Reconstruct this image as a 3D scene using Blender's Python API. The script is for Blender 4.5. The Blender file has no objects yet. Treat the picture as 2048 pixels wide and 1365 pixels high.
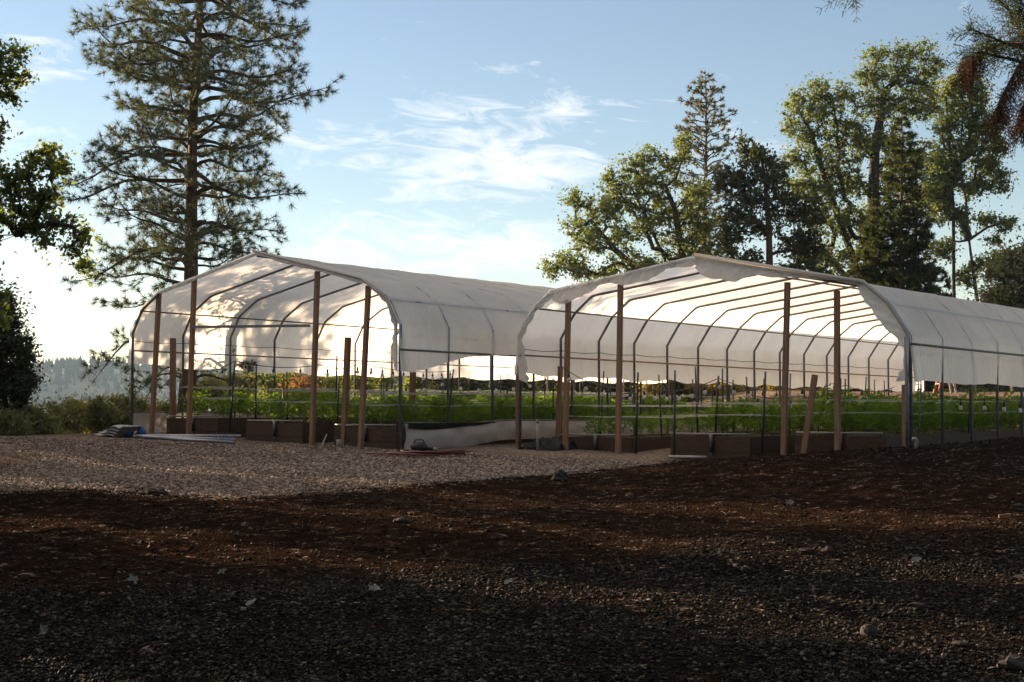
import bpy, math, random
import numpy as np
random.seed(7)
R = np.random.default_rng(11)
sc = bpy.context.scene
col = sc.collection

# ------------------------------------------------------------------ camera
F_PX, CX, CY, HOR = 3000.0, 1024.0, 682.5, 815.0        # focal length, centre and horizon in photo pixels
PIT = math.atan((HOR - CY) / F_PX)
EYE = 1.5
cp, sp = math.cos(PIT), math.sin(PIT)
cam_d = bpy.data.cameras.new("camera")
cam_d.sensor_width = 36.0
cam_d.lens = F_PX / 2048 * 36.0
cam_d.clip_start, cam_d.clip_end = 0.1, 8000
cam = bpy.data.objects.new("camera", cam_d)
col.objects.link(cam)
cam.location = (0, 0, EYE)
cam.rotation_euler = (math.radians(90) + PIT, 0, 0)
sc.camera = cam

# ------------------------------------------------------------------ sky and sun
SUN_AZ, SUN_EL = -50.0, 12.5            # degrees left of the view, above the horizon
SKY_STR, SUN_STR, EXPO = 0.050, 5.0, 1.82
w = bpy.data.worlds.new("World")
sc.world = w
w.use_nodes = True
nt = w.node_tree
nt.nodes.clear()
def N(t, k, **kw):
    n = t.nodes.new(k)
    for a, b in kw.items():
        setattr(n, a, b)
    return n
def setin(n, **kw):
    for a, b in kw.items():
        n.inputs[a.replace('_', ' ')].default_value = b
sky = N(nt, 'ShaderNodeTexSky', sky_type='NISHITA', sun_disc=False)
sky.sun_elevation = math.radians(SUN_EL)
sky.sun_rotation = math.radians(SUN_AZ)
sky.altitude = 600
sky.air_density, sky.dust_density, sky.ozone_density = 1.0, 0.12, 1.6
tc = N(nt, 'ShaderNodeTexCoord')
L = nt.links.new
sep = N(nt, 'ShaderNodeSeparateXYZ'); L(tc.outputs['Generated'], sep.inputs[0])
def M(op, a, b=None, c=None, clamp=False):
    n = N(nt, 'ShaderNodeMath', operation=op); n.use_clamp = clamp
    for i, v in enumerate((a, b, c)):
        if v is None: continue
        if isinstance(v, (int, float)): n.inputs[i].default_value = v
        else: L(v, n.inputs[i])
    return n.outputs[0]
az = M('ARCTAN2', sep.outputs[0], sep.outputs[1])
el = M('ARCSINE', sep.outputs[2])
azd = M('MULTIPLY', az, 57.29578); eld = M('MULTIPLY', el, 57.29578)
cv = N(nt, 'ShaderNodeCombineXYZ')
L(M('MULTIPLY', azd, 0.22), cv.inputs[0]); L(M('MULTIPLY', M('ADD', eld, M('MULTIPLY', azd, 0.06)), 0.80), cv.inputs[1])
nz = N(nt, 'ShaderNodeTexNoise'); setin(nz, Scale=1.5, Detail=10.0, Roughness=0.66, Distortion=1.1)
L(cv.outputs[0], nz.inputs['Vector'])
# banks of thin cloud: (azimuth, elevation, half width, half height, weight) in degrees
banks = [(-2.0, 9.2, 3.6, 1.2, .95), (1.2, 9.0, 2.6, .8, .8), (-1.0, 11.3, 3.8, 1.5, .62), (2.6, 11.2, 1.6, .9, .7),
         (-4.0, 6.4, 6.0, 1.3, .9), (1.5, 5.6, 5.0, 1.2, .6), (-17.6, 12.6, 1.6, 1.2, .8), (-17.4, 16.0, 2.0, .9, 1.0), (-19, 9.6, 2.6, 1.0, .8),
         (-15, 7.0, 3.5, 1.0, .6), (7, 9.5, 3.0, 1.2, .45), (10, 10.6, 2.0, .5, .45), (-8, 9.8, 3.0, 1.0, .6)]
acc = None
for a0, e0, wa, we, wt in banks:
    da = M('DIVIDE', M('SUBTRACT', azd, a0), wa); de = M('DIVIDE', M('SUBTRACT', eld, e0), we)
    g = M('MULTIPLY', M('EXPONENT', M('MULTIPLY', M('ADD', M('MULTIPLY', da, da), M('MULTIPLY', de, de)), -1.0)), wt)
    acc = g if acc is None else M('ADD', acc, g)
field = M('ADD', M('MULTIPLY', acc, 0.26), M('SUBTRACT', nz.outputs['Fac'], 0.63))
mask = M('MULTIPLY', M('MULTIPLY', field, 3.8, clamp=True), 0.72)
# unseen bright cloud added to light the film walls, above the frame on the sun's side, thinner elsewhere overhead
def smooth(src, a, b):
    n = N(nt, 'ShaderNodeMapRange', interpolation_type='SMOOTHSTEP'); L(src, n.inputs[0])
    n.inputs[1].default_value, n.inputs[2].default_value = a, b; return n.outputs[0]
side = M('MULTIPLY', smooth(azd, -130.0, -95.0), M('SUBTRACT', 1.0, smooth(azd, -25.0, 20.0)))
sky_fill = M('MULTIPLY', smooth(eld, 19.0, 30.0), M('ADD', M('MULTIPLY', side, 0.88), 0.12))
sky_fill = M('MULTIPLY', sky_fill, M('ADD', M('MULTIPLY', nz.outputs['Fac'], 0.5), 0.6), clamp=True)
cl_mix = N(nt, 'ShaderNodeMix', data_type='RGBA')
tint = N(nt, 'ShaderNodeMix', data_type='RGBA', blend_type='MULTIPLY'); tint.inputs[0].default_value = 1.0
L(sky.outputs[0], tint.inputs[6]); tint.inputs[7].default_value = (1.06, .955, .905, 1)      # white balance of the sky
L(mask, cl_mix.inputs[0]); L(tint.outputs[2], cl_mix.inputs[6])
cl_mix.inputs[7].default_value = (7.3, 7.2, 7.3, 1)
sky_fill_mix = N(nt, 'ShaderNodeMix', data_type='RGBA')
L(sky_fill, sky_fill_mix.inputs[0]); L(cl_mix.outputs[2], sky_fill_mix.inputs[6])
sky_fill_mix.inputs[7].default_value = (13.5, 12.0, 10.6, 1)
bg = N(nt, 'ShaderNodeBackground'); bg.inputs['Strength'].default_value = SKY_STR
L(sky_fill_mix.outputs[2], bg.inputs['Color'])
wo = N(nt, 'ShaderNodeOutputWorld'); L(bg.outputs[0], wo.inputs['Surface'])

sd = bpy.data.lights.new("sun", 'SUN')
sd.energy, sd.angle, sd.color = SUN_STR, math.radians(0.5), (1.0, 0.72, 0.45)
so = bpy.data.objects.new("sun", sd)
col.objects.link(so)
a_, e_ = math.radians(SUN_AZ), math.radians(SUN_EL)
SUN = np.array([math.sin(a_) * math.cos(e_), math.cos(a_) * math.cos(e_), math.sin(e_)])
from mathutils import Vector
so.rotation_euler = Vector(SUN).to_track_quat('Z', 'Y').to_euler()
so.location = tuple(SUN * 60)

vs = sc.view_settings
vs.view_transform, vs.look, vs.gamma, vs.exposure, vs.use_curve_mapping = 'Standard', 'None', 1.0, EXPO, False
cy = sc.cycles
cy.max_bounces, cy.diffuse_bounces, cy.glossy_bounces, cy.transmission_bounces = 12, 7, 2, 9
cy.volume_bounces, cy.transparent_max_bounces = 1, 8
cy.sample_clamp_indirect = 6.0
cy.use_denoising = True
cy.caustics_reflective = cy.caustics_refractive = False

# ------------------------------------------------------------------ helpers
def ray(px, py):
    x = (px - CX) / F_PX; z = -(py - CY) / F_PX
    return np.array([x, cp - sp * z, sp + cp * z])
def P(px, py, Y):
    "the point seen at a photo pixel, Y metres ahead of the camera"
    r = ray(px, py)
    return r * (Y / r[1]) + np.array([0, 0, EYE])

ORG = {}
class MB:
    def __init__(s): s.v, s.q, s.t, s.n = [], [], [], 0
    def add(s, v, q=None, t=None):
        v = np.asarray(v, float).reshape(-1, 3)
        if q is not None and len(q): s.q.append(np.asarray(q, np.int64).reshape(-1, 4) + s.n)
        if t is not None and len(t): s.t.append(np.asarray(t, np.int64).reshape(-1, 3) + s.n)
        s.v.append(v); s.n += len(v)
        return s
    def box8(s, c):
        return s.add(c, [[0, 3, 2, 1], [4, 5, 6, 7], [0, 1, 5, 4], [1, 2, 6, 5], [2, 3, 7, 6], [3, 0, 4, 7]])
    def box(s, c, sx, sy, sz, ux=(1, 0, 0), uy=(0, 1, 0), uz=(0, 0, 1)):
        c, ux, uy, uz = (np.asarray(k, float) for k in (c, ux, uy, uz))
        ux, uy, uz = ux * sx / 2, uy * sy / 2, uz * sz / 2
        return s.box8([c - ux - uy - uz, c + ux - uy - uz, c + ux + uy - uz, c - ux + uy - uz,
                       c - ux - uy + uz, c + ux - uy + uz, c + ux + uy + uz, c - ux + uy + uz])
    def beam(s, p0, p1, wx, wy, side):
        "square timber from p0 to p1; side = direction of the wx face"
        p0, p1 = np.asarray(p0, float), np.asarray(p1, float)
        d = p1 - p0; l = np.linalg.norm(d); d = d / l
        sd_ = np.asarray(side, float); sd_ = sd_ - d * sd_.dot(d); sd_ /= np.linalg.norm(sd_)
        return s.box((p0 + p1) / 2, wx, wy, l, sd_, np.cross(d, sd_), d)
    def tube(s, pts, rad, n=8, cap=True):
        pts = np.asarray(pts, float); k = len(pts)
        rad = np.full(k, rad, float) if np.isscalar(rad) else np.asarray(rad, float)
        tg = np.gradient(pts, axis=0); tg /= np.linalg.norm(tg, axis=1)[:, None] + 1e-12
        ref = np.array([0, 0, 1.0]) if abs(tg[0][2]) < .9 else np.array([1.0, 0, 0])
        u = np.cross(tg, ref); u /= np.linalg.norm(u, axis=1)[:, None] + 1e-12
        v = np.cross(tg, u)
        a = np.arange(n) / n * 2 * np.pi
        ring = pts[:, None] + rad[:, None, None] * (np.cos(a)[None, :, None] * u[:, None] + np.sin(a)[None, :, None] * v[:, None])
        i, j = np.meshgrid(np.arange(k - 1), np.arange(n), indexing='ij')
        j2 = (j + 1) % n
        q = np.stack([i * n + j, i * n + j2, (i + 1) * n + j2, (i + 1) * n + j], -1).reshape(-1, 4)
        vv = ring.reshape(-1, 3)
        t = None
        if cap:
            vv = np.vstack([vv, pts[0], pts[-1]])
            jj = np.arange(n); j2 = (jj + 1) % n
            t = np.vstack([np.stack([np.full(n, k * n), j2, jj], -1), np.stack([np.full(n, k * n + 1), (k - 1) * n + jj, (k - 1) * n + j2], -1)])
        return s.add(vv, q, t)
    def blob(s, c, r, rng, nu=8, nv=6, rough=.12):
        "a lumpy closed ellipsoid"
        c, r = np.asarray(c, float), np.asarray(r, float)
        th = np.linspace(0, np.pi, nv + 1)[1:-1]; ph = np.arange(nu) / nu * 2 * np.pi
        T, Pp = np.meshgrid(th, ph, indexing='ij')
        d = np.stack([np.sin(T) * np.cos(Pp), np.sin(T) * np.sin(Pp), np.cos(T)], -1).reshape(-1, 3)
        d = np.vstack([d, [0, 0, 1], [0, 0, -1]])
        d = d * (1 + rough * rng.standard_normal(len(d)))[:, None]
        k = nv - 1
        i, j = np.meshgrid(np.arange(k - 1), np.arange(nu), indexing='ij'); j2 = (j + 1) % nu
        q = np.stack([i * nu + j, (i + 1) * nu + j, (i + 1) * nu + j2, i * nu + j2], -1).reshape(-1, 4)
        jj = np.arange(nu); j2 = (jj + 1) % nu
        t = np.vstack([np.stack([np.full(nu, k * nu), jj, j2], -1), np.stack([np.full(nu, k * nu + 1), (k - 1) * nu + j2, (k - 1) * nu + jj], -1)])
        return s.add(c + d * r, q, t)
    def grid(s, G, close=False):
        a, b = G.shape[:2]
        i, j = np.meshgrid(np.arange(a - 1), np.arange(b - 1), indexing='ij')
        return s.add(G.reshape(-1, 3), np.stack([i * b + j, (i + 1) * b + j, (i + 1) * b + j + 1, i * b + j + 1], -1).reshape(-1, 4))
    def mesh(s, name, smooth=False, org=(0, 0, 0)):
        me = bpy.data.meshes.new(name)
        v = np.vstack(s.v) - np.asarray(org, float)
        nq = sum(len(k) for k in s.q); ntr = sum(len(k) for k in s.t)
        lo = np.concatenate([np.vstack(s.q).ravel() if nq else np.zeros(0, np.int64), np.vstack(s.t).ravel() if ntr else np.zeros(0, np.int64)])
        me.vertices.add(len(v)); me.vertices.foreach_set('co', v.astype(np.float32).ravel())
        me.loops.add(len(lo)); me.loops.foreach_set('vertex_index', lo.astype(np.int32))
        me.polygons.add(nq + ntr)
        st = np.concatenate([np.arange(nq) * 4, nq * 4 + np.arange(ntr) * 3]).astype(np.int32)
        me.polygons.foreach_set('loop_start', st)
        me.polygons.foreach_set('use_smooth', np.full(nq + ntr, bool(smooth)))
        me.update(calc_edges=True)
        return me
    def build(s, name, mat, parent=None, smooth=False, org=None):
        if parent is not None: org = ORG[parent.name]
        elif org is None: org = (0, 0, 0)
        me = s.mesh(name, smooth, org)
        me.materials.append(mat)
        o = bpy.data.objects.new(name, me); col.objects.link(o)
        ORG[o.name] = tuple(org)
        if parent is not None: o.parent = parent
        else: o.location = tuple(org)
        return o
def tag(o, label=None, cat=None, group=None, kind=None):
    if label: o['label'] = label
    if cat: o['category'] = cat
    if group: o['group'] = group
    if kind: o['kind'] = kind
    return o
def thing(name, loc, label, cat, group=None):
    o = bpy.data.objects.new(name, None); col.objects.link(o)
    o.empty_display_size = .3
    o.location = tuple(float(k) for k in loc); ORG[o.name] = tuple(float(k) for k in loc)
    return tag(o, label, cat, group)
def copy_tree(o, parent=None):
    c = o.copy(); col.objects.link(c)
    if parent is not None: c.parent = parent
    for ch in list(o.children): copy_tree(ch, c)
    return c

# ------------------------------------------------------------------ materials
def mat(name):
    m = bpy.data.materials.new(name); m.use_nodes = True
    t = m.node_tree; t.nodes.clear()
    return m, t, N(t, 'ShaderNodeOutputMaterial')
def ramp(t, src, stops):
    r = N(t, 'ShaderNodeValToRGB')
    while len(r.color_ramp.elements) < len(stops): r.color_ramp.elements.new(.5)
    for e, (p, c) in zip(r.color_ramp.elements, stops): e.position = p; e.color = (*c, 1)
    t.links.new(src, r.inputs[0]); return r.outputs[0]
def noise(t, scale, detail=4, rough=.55, vec=None, stretch=None, coord='Object'):
    n = N(t, 'ShaderNodeTexNoise'); setin(n, Scale=scale, Detail=float(detail), Roughness=rough)
    if vec is None:
        tcn = N(t, 'ShaderNodeTexCoord'); vec = tcn.outputs[coord]
    if stretch:
        mp = N(t, 'ShaderNodeMapping'); mp.inputs['Scale'].default_value = stretch
        t.links.new(vec, mp.inputs[0]); vec = mp.outputs[0]
    t.links.new(vec, n.inputs['Vector']); return n
def simple(name, stops, scale=8, rough=.7, metal=0, bump=0, stretch=None, spec=.4):
    m, t, o = mat(name)
    b = N(t, 'ShaderNodeBsdfPrincipled'); setin(b, Roughness=rough, Metallic=metal)
    b.inputs['Specular IOR Level'].default_value = spec
    n = noise(t, scale, 5, .6, stretch=stretch)
    t.links.new(ramp(t, n.outputs['Fac'], stops), b.inputs['Base Color'])
    if bump:
        bp = N(t, 'ShaderNodeBump'); setin(bp, Strength=bump, Distance=.01)
        t.links.new(n.outputs['Fac'], bp.inputs['Height']); t.links.new(bp.outputs[0], b.inputs['Normal'])
    t.links.new(b.outputs[0], o.inputs[0]); return m
def leafmat(name, cols, trans, tmix=.45, gloss=.08, rough=.58):
    m, t, o = mat(name)
    g = N(t, 'ShaderNodeNewGeometry')
    n = noise(t, .55, 2, .5)
    ad = N(t, 'ShaderNodeMath', operation='MULTIPLY_ADD'); ad.inputs[1].default_value = .55
    t.links.new(g.outputs['Random Per Island'], ad.inputs[0])
    ml = N(t, 'ShaderNodeMath', operation='MULTIPLY'); ml.inputs[1].default_value = .45
    t.links.new(n.outputs['Fac'], ml.inputs[0]); t.links.new(ml.outputs[0], ad.inputs[2])
    c = ramp(t, ad.outputs[0], [(i / (len(cols) - 1), k) for i, k in enumerate(cols)])
    d = N(t, 'ShaderNodeBsdfDiffuse'); t.links.new(c, d.inputs[0])
    tr = N(t, 'ShaderNodeBsdfTranslucent')
    mc = N(t, 'ShaderNodeMix', data_type='RGBA', blend_type='MIX'); mc.inputs[0].default_value = .5
    mc.inputs[7].default_value = (*trans, 1); t.links.new(c, mc.inputs[6]); t.links.new(mc.outputs[2], tr.inputs[0])
    mx = N(t, 'ShaderNodeMixShader'); mx.inputs[0].default_value = tmix
    t.links.new(d.outputs[0], mx.inputs[1]); t.links.new(tr.outputs[0], mx.inputs[2])
    gl = N(t, 'ShaderNodeBsdfGlossy'); gl.inputs['Roughness'].default_value = rough; gl.inputs[0].default_value = (.8, .8, .8, 1)
    m2 = N(t, 'ShaderNodeMixShader'); m2.inputs[0].default_value = gloss
    t.links.new(mx.outputs[0], m2.inputs[1]); t.links.new(gl.outputs[0], m2.inputs[2])
    t.links.new(m2.outputs[0], o.inputs[0]); return m

MT = {}
MT['oak_leaf'] = leafmat('oak_leaf', [(.035, .055, .012), (.065, .095, .018), (.095, .125, .028), (.13, .13, .03)], (.40, .46, .05), .55, .06)
MT['right_leaf'] = leafmat('right_leaf', [(.028, .046, .011), (.052, .080, .017), (.085, .112, .025), (.15, .15, .038)], (.34, .42, .06), .48, .07)
MT['dark_leaf'] = leafmat('dark_leaf', [(.015, .026, .008), (.03, .044, .012), (.05, .065, .018)], (.15, .18, .03), .34, .05)
MT['bush_leaf'] = leafmat('bush_leaf', [(.04, .05, .016), (.07, .08, .025), (.115, .11, .034), (.17, .12, .04)], (.44, .42, .08), .5, .07)
MT['rust_leaf'] = leafmat('rust_leaf', [(.10, .05, .02), (.2, .09, .03), (.25, .14, .05)], (.4, .2, .05), .4, .05)
MT['yellow_leaf'] = leafmat('yellow_leaf', [(.06, .07, .015), (.14, .12, .025), (.24, .16, .03)], (.55, .42, .06), .5, .05)
MT['needle'] = leafmat('needle', [(.020, .036, .012), (.034, .054, .018), (.055, .074, .024), (.095, .085, .03)], (.17, .20, .05), .32, .10)
MT['spire_needle'] = leafmat('spire_needle', [(.05, .065, .03), (.085, .095, .045), (.13, .12, .055)], (.24, .22, .08), .32, .08)
MT['cedar_needle'] = leafmat('cedar_needle', [(.016, .028, .009), (.030, .046, .013), (.06, .075, .02)], (.16, .19, .03), .32, .03)
MT['red_needle'] = leafmat('red_needle', [(.045, .02, .012), (.085, .032, .016), (.13, .05, .024)], (.18, .07, .03), .28, .03)
MT['crop_leaf'] = leafmat('crop_leaf', [(.035, .080, .009), (.065, .135, .014), (.105, .185, .02), (.15, .22, .028)], (.36, .58, .03), .52, .04)
MT['far_tree'] = simple('far_tree', [(.3, (.03, .045, .022)), (.7, (.06, .075, .035))], .02, .9)
MT['bark'] = simple('bark', [(.3, (.035, .024, .018)), (.55, (.085, .055, .038)), (.75, (.13, .08, .052))], 9, .9, bump=.6, stretch=(1, 1, .25))
MT['grey_bark'] = simple('grey_bark', [(.3, (.028, .023, .019)), (.7, (.075, .062, .05))], 8, .9, bump=.5, stretch=(1, 1, .4))
MT['timber'] = simple('timber', [(.25, (.16, .088, .050)), (.5, (.24, .135, .078)), (.75, (.31, .185, .11))], 6, .75, stretch=(6, 6, .5))
MT['plank'] = simple('plank', [(.25, (.035, .018, .010)), (.5, (.065, .034, .019)), (.75, (.105, .056, .032))], 4, .8, stretch=(2, 2, 14))
MT['galv'] = simple('galv', [(.3, (.11, .11, .115)), (.7, (.20, .20, .205))], 14, .55, .5)
MT['bright_pipe'] = simple('bright_pipe', [(.3, (.22, .23, .26)), (.7, (.32, .33, .36))], 10, .4, .8)
MT['black'] = simple('black', [(.3, (.010, .010, .011)), (.7, (.022, .022, .023))], 20, .5)
MT['pvc'] = simple('pvc', [(.3, (.22, .19, .175)), (.7, (.30, .27, .25))], 12, .4)
MT['soil'] = simple('soil', [(.3, (.018, .012, .009)), (.7, (.05, .034, .024))], 14, .95, bump=.8)
MT['string'] = simple('string', [(.3, (.45, .46, .44)), (.7, (.55, .56, .54))], 12, .6)
MT['wire'] = simple('wire', [(.3, (.012, .012, .012)), (.7, (.02, .02, .02))], 12, .5)
MT['hose'] = simple('hose', [(.3, (.09, .018, .012)), (.7, (.16, .04, .025))], 12, .5)
MT['blue'] = simple('blue', [(.3, (.02, .06, .22)), (.7, (.03, .09, .30))], 12, .5)
MT['tarp'] = simple('tarp', [(.3, (.24, .235, .225)), (.7, (.36, .35, .34))], 5, .6, bump=.3)
MT['black_tarp'] = simple('black_tarp', [(.3, (.004, .0045, .0055)), (.7, (.010, .011, .0125))], 5, .6, bump=.3, spec=.15)
MT['shade'] = simple('shade', [(.3, (.012, .010, .010)), (.7, (.035, .026, .022))], 3, .9, stretch=(3, 3, .3))
MT['red'] = simple('red', [(.3, (.28, .035, .02)), (.7, (.40, .06, .035))], 8, .5)
MT['rock'] = simple('rock', [(.3, (.012, .0105, .010)), (.7, (.035, .030, .027))], 9, .9, bump=.6)
MT['clod'] = simple('clod', [(.3, (.016, .0095, .0065)), (.7, (.045, .025, .016))], 9, .95, bump=.6)
MT['dry_leaf'] = leafmat('dry_leaf', [(.016, .018, .017), (.028, .031, .029), (.03, .022, .014)], (.08, .065, .045), .3, .1)
MT['grass'] = leafmat('grass', [(.08, .055, .025), (.16, .10, .045)], (.2, .13, .05), .3, .03)
m, t, o = mat('bulb_glass')
b = N(t, 'ShaderNodeBsdfPrincipled'); setin(b, Roughness=.25); b.inputs['Base Color'].default_value = (.78, .77, .74, 1)
b.inputs['Transmission Weight'].default_value = .35
t.links.new(b.outputs[0], o.inputs[0]); MT['bulb'] = m

def film(name, base, warm, tmix, wr):
    "woven poly film: diffuse + translucent, fine diagonal wrinkles"
    m, t, o = mat(name)
    n1 = noise(t, 1.3, 4, .6)
    c = ramp(t, n1.outputs['Fac'], [(.3, tuple(k * .86 for k in base)), (.6, base)])
    c2 = ramp(t, n1.outputs['Fac'], [(.35, tuple(k * .93 for k in warm)), (.65, warm)])
    d = N(t, 'ShaderNodeBsdfDiffuse'); t.links.new(c, d.inputs[0])
    tr = N(t, 'ShaderNodeBsdfTranslucent'); t.links.new(c2, tr.inputs[0])
    g = N(t, 'ShaderNodeBsdfGlossy'); g.inputs['Roughness'].default_value = .38
    uv = N(t, 'ShaderNodeAttribute', attribute_name='ws')
    mp = N(t, 'ShaderNodeMapping'); mp.inputs['Rotation'].default_value = (0, 0, .45); mp.inputs['Scale'].default_value = (9, 1.1, 1)
    t.links.new(uv.outputs['Vector'], mp.inputs[0])
    n2 = N(t, 'ShaderNodeTexNoise'); setin(n2, Scale=1.6, Detail=5.0, Roughness=.6); t.links.new(mp.outputs[0], n2.inputs['Vector'])
    n3 = N(t, 'ShaderNodeTexNoise'); setin(n3, Scale=2.3, Detail=3.0); t.links.new(uv.outputs['Vector'], n3.inputs['Vector'])
    mu = N(t, 'ShaderNodeMath', operation='MULTIPLY'); t.links.new(n2.outputs['Fac'], mu.inputs[0]); t.links.new(n3.outputs['Fac'], mu.inputs[1])
    bp = N(t, 'ShaderNodeBump'); setin(bp, Strength=wr, Distance=.09); t.links.new(mu.outputs[0], bp.inputs['Height'])
    for k in (d, tr, g): t.links.new(bp.outputs[0], k.inputs['Normal'])
    mx = N(t, 'ShaderNodeMixShader'); mx.inputs[0].default_value = tmix
    t.links.new(d.outputs[0], mx.inputs[1]); t.links.new(tr.outputs[0], mx.inputs[2])
    m2 = N(t, 'ShaderNodeMixShader'); m2.inputs[0].default_value = .06
    t.links.new(mx.outputs[0], m2.inputs[1]); t.links.new(g.outputs[0], m2.inputs[2])
    t.links.new(m2.outputs[0], o.inputs[0]); return m
MT['film'] = film('film', (.95, .93, .90), (.985, .96, .915), .66, .9)
MT['skirt'] = film('skirt', (.44, .40, .365), (.4, .36, .32), .2, .5)

def attr_ws(o, ws):
    a = o.data.attributes.new('ws', 'FLOAT_VECTOR', 'POINT')
    a.data.foreach_set('vector', np.asarray(ws, np.float32).ravel())

# ------------------------------------------------------------------ the two frames' directions (needed by the ground)
TH = math.atan(2226 / 3000)
WV = np.array([math.cos(TH), -math.sin(TH), 0]); AV = np.array([math.sin(TH), math.cos(TH), 0]); ZV = np.array([0, 0, 1.0])
class House:
    def __init__(s, O, width, prof, tilt, length, bay):
        s.O, s.width, s.prof, s.tilt, s.len, s.bay = np.array(O), width, prof, tilt, length, bay
    def pt(s, wv, a, h):          # h above eye level
        return s.O + WV * wv + AV * a + ZV * (EYE + h)
H1 = House((-7.653, 30.240, 0), 7.115, [(0, 1.46), (.27, 1.92), (.83, 2.26), (3.557, 2.90)], -.06, 21.2, 1.32)
H2 = House((0.143, 26.830, 0), 7.267, [(0, 1.17), (.30, 1.63), (.70, 1.96), (3.634, 2.47)], -.20, 19.4, 1.285)

# ------------------------------------------------------------------ ground
def sstep(x, a, b):
    k = np.clip((x - a) / (b - a), 0, 1); return k * k * (3 - 2 * k)
def ground_h(X, Y):
    "height above eye level"
    X, Y = np.asarray(X, float), np.asarray(Y, float)
    h = -1.5 + .041 * np.clip(Y - 8, -6, 19) + .006 * np.clip(Y - 27, 0, 20)
    s = (X - H1.O[0]) * AV[0] + (Y - H1.O[1]) * AV[1]             # distance behind the left house's front
    wq = (X - H1.O[0]) * WV[0] + (Y - H1.O[1]) * WV[1]            # distance to the right of its left wall
    inside = sstep(s, -1.0, .6)
    h = h + .16 * sstep(-wq, -7.0, 1.0) * sstep(Y, 22, 29)
    m = .083 * np.clip(X - 1.2, 0, 9) * sstep(Y, 9, 19)
    h = h + m * (1 - sstep(Y, 20.5, 25.5) * sstep(X, -2, 1)) * (1 - .55 * inside * 0)
    h = h + (1.02 * sstep(s, 16.5, 22) + .012 * np.clip(s - 22, 0, 60)) * sstep(wq, -3, 2)
    dl = -wq - 1.1 - .35 * np.clip(24 - Y, 0, 20)                  # bank falling away on the left
    fall = np.where(Y > 20, np.clip(dl, 0, 1e9), 0)
    h = h - .24 * np.minimum(fall, 200) * sstep(Y, 20, 28)
    h = h - .02 * np.clip(np.hypot(X, Y) - 140, 0, 2500) * .9
    return h
def gz(X, Y): return float(ground_h(X, Y)) + EYE
def spaced(a, b, step, lo, hi, k):
    core = np.arange(a, b + 1e-6, step)
    g = np.geomspace(step * 1.5, hi - b, k); l = np.geomspace(step * 1.5, a - lo, k)
    return np.concatenate([(a - l)[::-1], core, b + g])
xs = spaced(-11, 11, .085, -2400, 2400, 42); ys = spaced(6.8, 29, .085, -900, 2400, 42)
GX, GY = np.meshgrid(xs, ys, indexing='ij')
def vnoise(X, Y, sc_, seed):
    r = np.random.default_rng(seed); T = r.random((256, 256))
    x, y = X / sc_, Y / sc_
    xi, yi = np.floor(x).astype(int), np.floor(y).astype(int); fx, fy = x - xi, y - yi
    fx, fy = fx * fx * (3 - 2 * fx), fy * fy * (3 - 2 * fy)
    g = lambda a, b: T[a % 256, b % 256]
    return (g(xi, yi) * (1 - fx) + g(xi + 1, yi) * fx) * (1 - fy) + (g(xi, yi + 1) * (1 - fx) + g(xi + 1, yi + 1) * fx) * fy - .5
near = (1 - sstep(np.hypot(GX, GY - 16), 18, 40))
def relief(X, Y):
    return .17 * vnoise(X, Y, 2.6, 1) + \
        .075 * vnoise(X, Y, .9, 2) + .018 * vnoise(X, Y, .33, 3)
def pad_edge(X):  # the gravel pad lies beyond this line
    return np.interp(X, [-12, -6, -3.5, -.1, 1.9, 3.2, 3.6], [19.8, 19.3, 18.4, 20.6, 23.2, 25.2, 60])
padm = sstep(GY - pad_edge(GX) + 1.0 * vnoise(GX, GY, 1.6, 8), -.8, .8)
gw = (GX - H2.O[0]) * WV[0] + (GY - H2.O[1]) * WV[1]; gs = (GX - H2.O[0]) * AV[0] + (GY - H2.O[1]) * AV[1]
padm = np.maximum(padm, sstep(gs, .3, 1.0) * sstep(GY, 24, 25))
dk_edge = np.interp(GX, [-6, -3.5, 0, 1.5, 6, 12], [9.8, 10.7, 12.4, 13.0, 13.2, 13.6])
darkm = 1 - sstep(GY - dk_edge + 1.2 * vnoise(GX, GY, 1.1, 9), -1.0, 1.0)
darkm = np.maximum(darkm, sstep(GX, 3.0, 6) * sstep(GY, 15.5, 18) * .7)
GZ = ground_h(GX, GY) + EYE + near * relief(GX, GY) * (1 - .55 * padm) * (1 - .8 * sstep(GY, 25, 28))
gb = MB(); gb.grid(np.stack([GX, GY, GZ], -1))
m, t, o = mat('ground')
lk = t.links.new
tcn = N(t, 'ShaderNodeTexCoord')
vor = N(t, 'ShaderNodeTexVoronoi'); setin(vor, Scale=34.0, Randomness=1.0); lk(tcn.outputs['Object'], vor.inputs['Vector'])
vor2 = N(t, 'ShaderNodeTexVoronoi'); setin(vor2, Scale=11.0); lk(tcn.outputs['Object'], vor2.inputs['Vector'])
sepc = N(t, 'ShaderNodeSeparateColor'); lk(vor.outputs['Color'], sepc.inputs[0])
big = noise(t, .7, 5, .6)
fine = noise(t, 6, 6, .65)
padc = ramp(t, sepc.outputs[0], [(0, (.085, .058, .042)), (.5, (.20, .142, .106)), (1, (.36, .29, .235))])
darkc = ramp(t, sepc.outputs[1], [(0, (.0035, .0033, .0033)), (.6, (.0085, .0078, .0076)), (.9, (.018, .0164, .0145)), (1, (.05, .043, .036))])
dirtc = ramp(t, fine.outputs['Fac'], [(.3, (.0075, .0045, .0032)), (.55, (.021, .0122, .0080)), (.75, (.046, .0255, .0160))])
redc = ramp(t, big.outputs['Fac'], [(.45, (0, 0, 0)), (.62, (1, 1, 1))])
am = N(t, 'ShaderNodeAttribute', attribute_name='zones')
sepz = N(t, 'ShaderNodeSeparateXYZ'); lk(am.outputs['Vector'], sepz.inputs[0])
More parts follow.
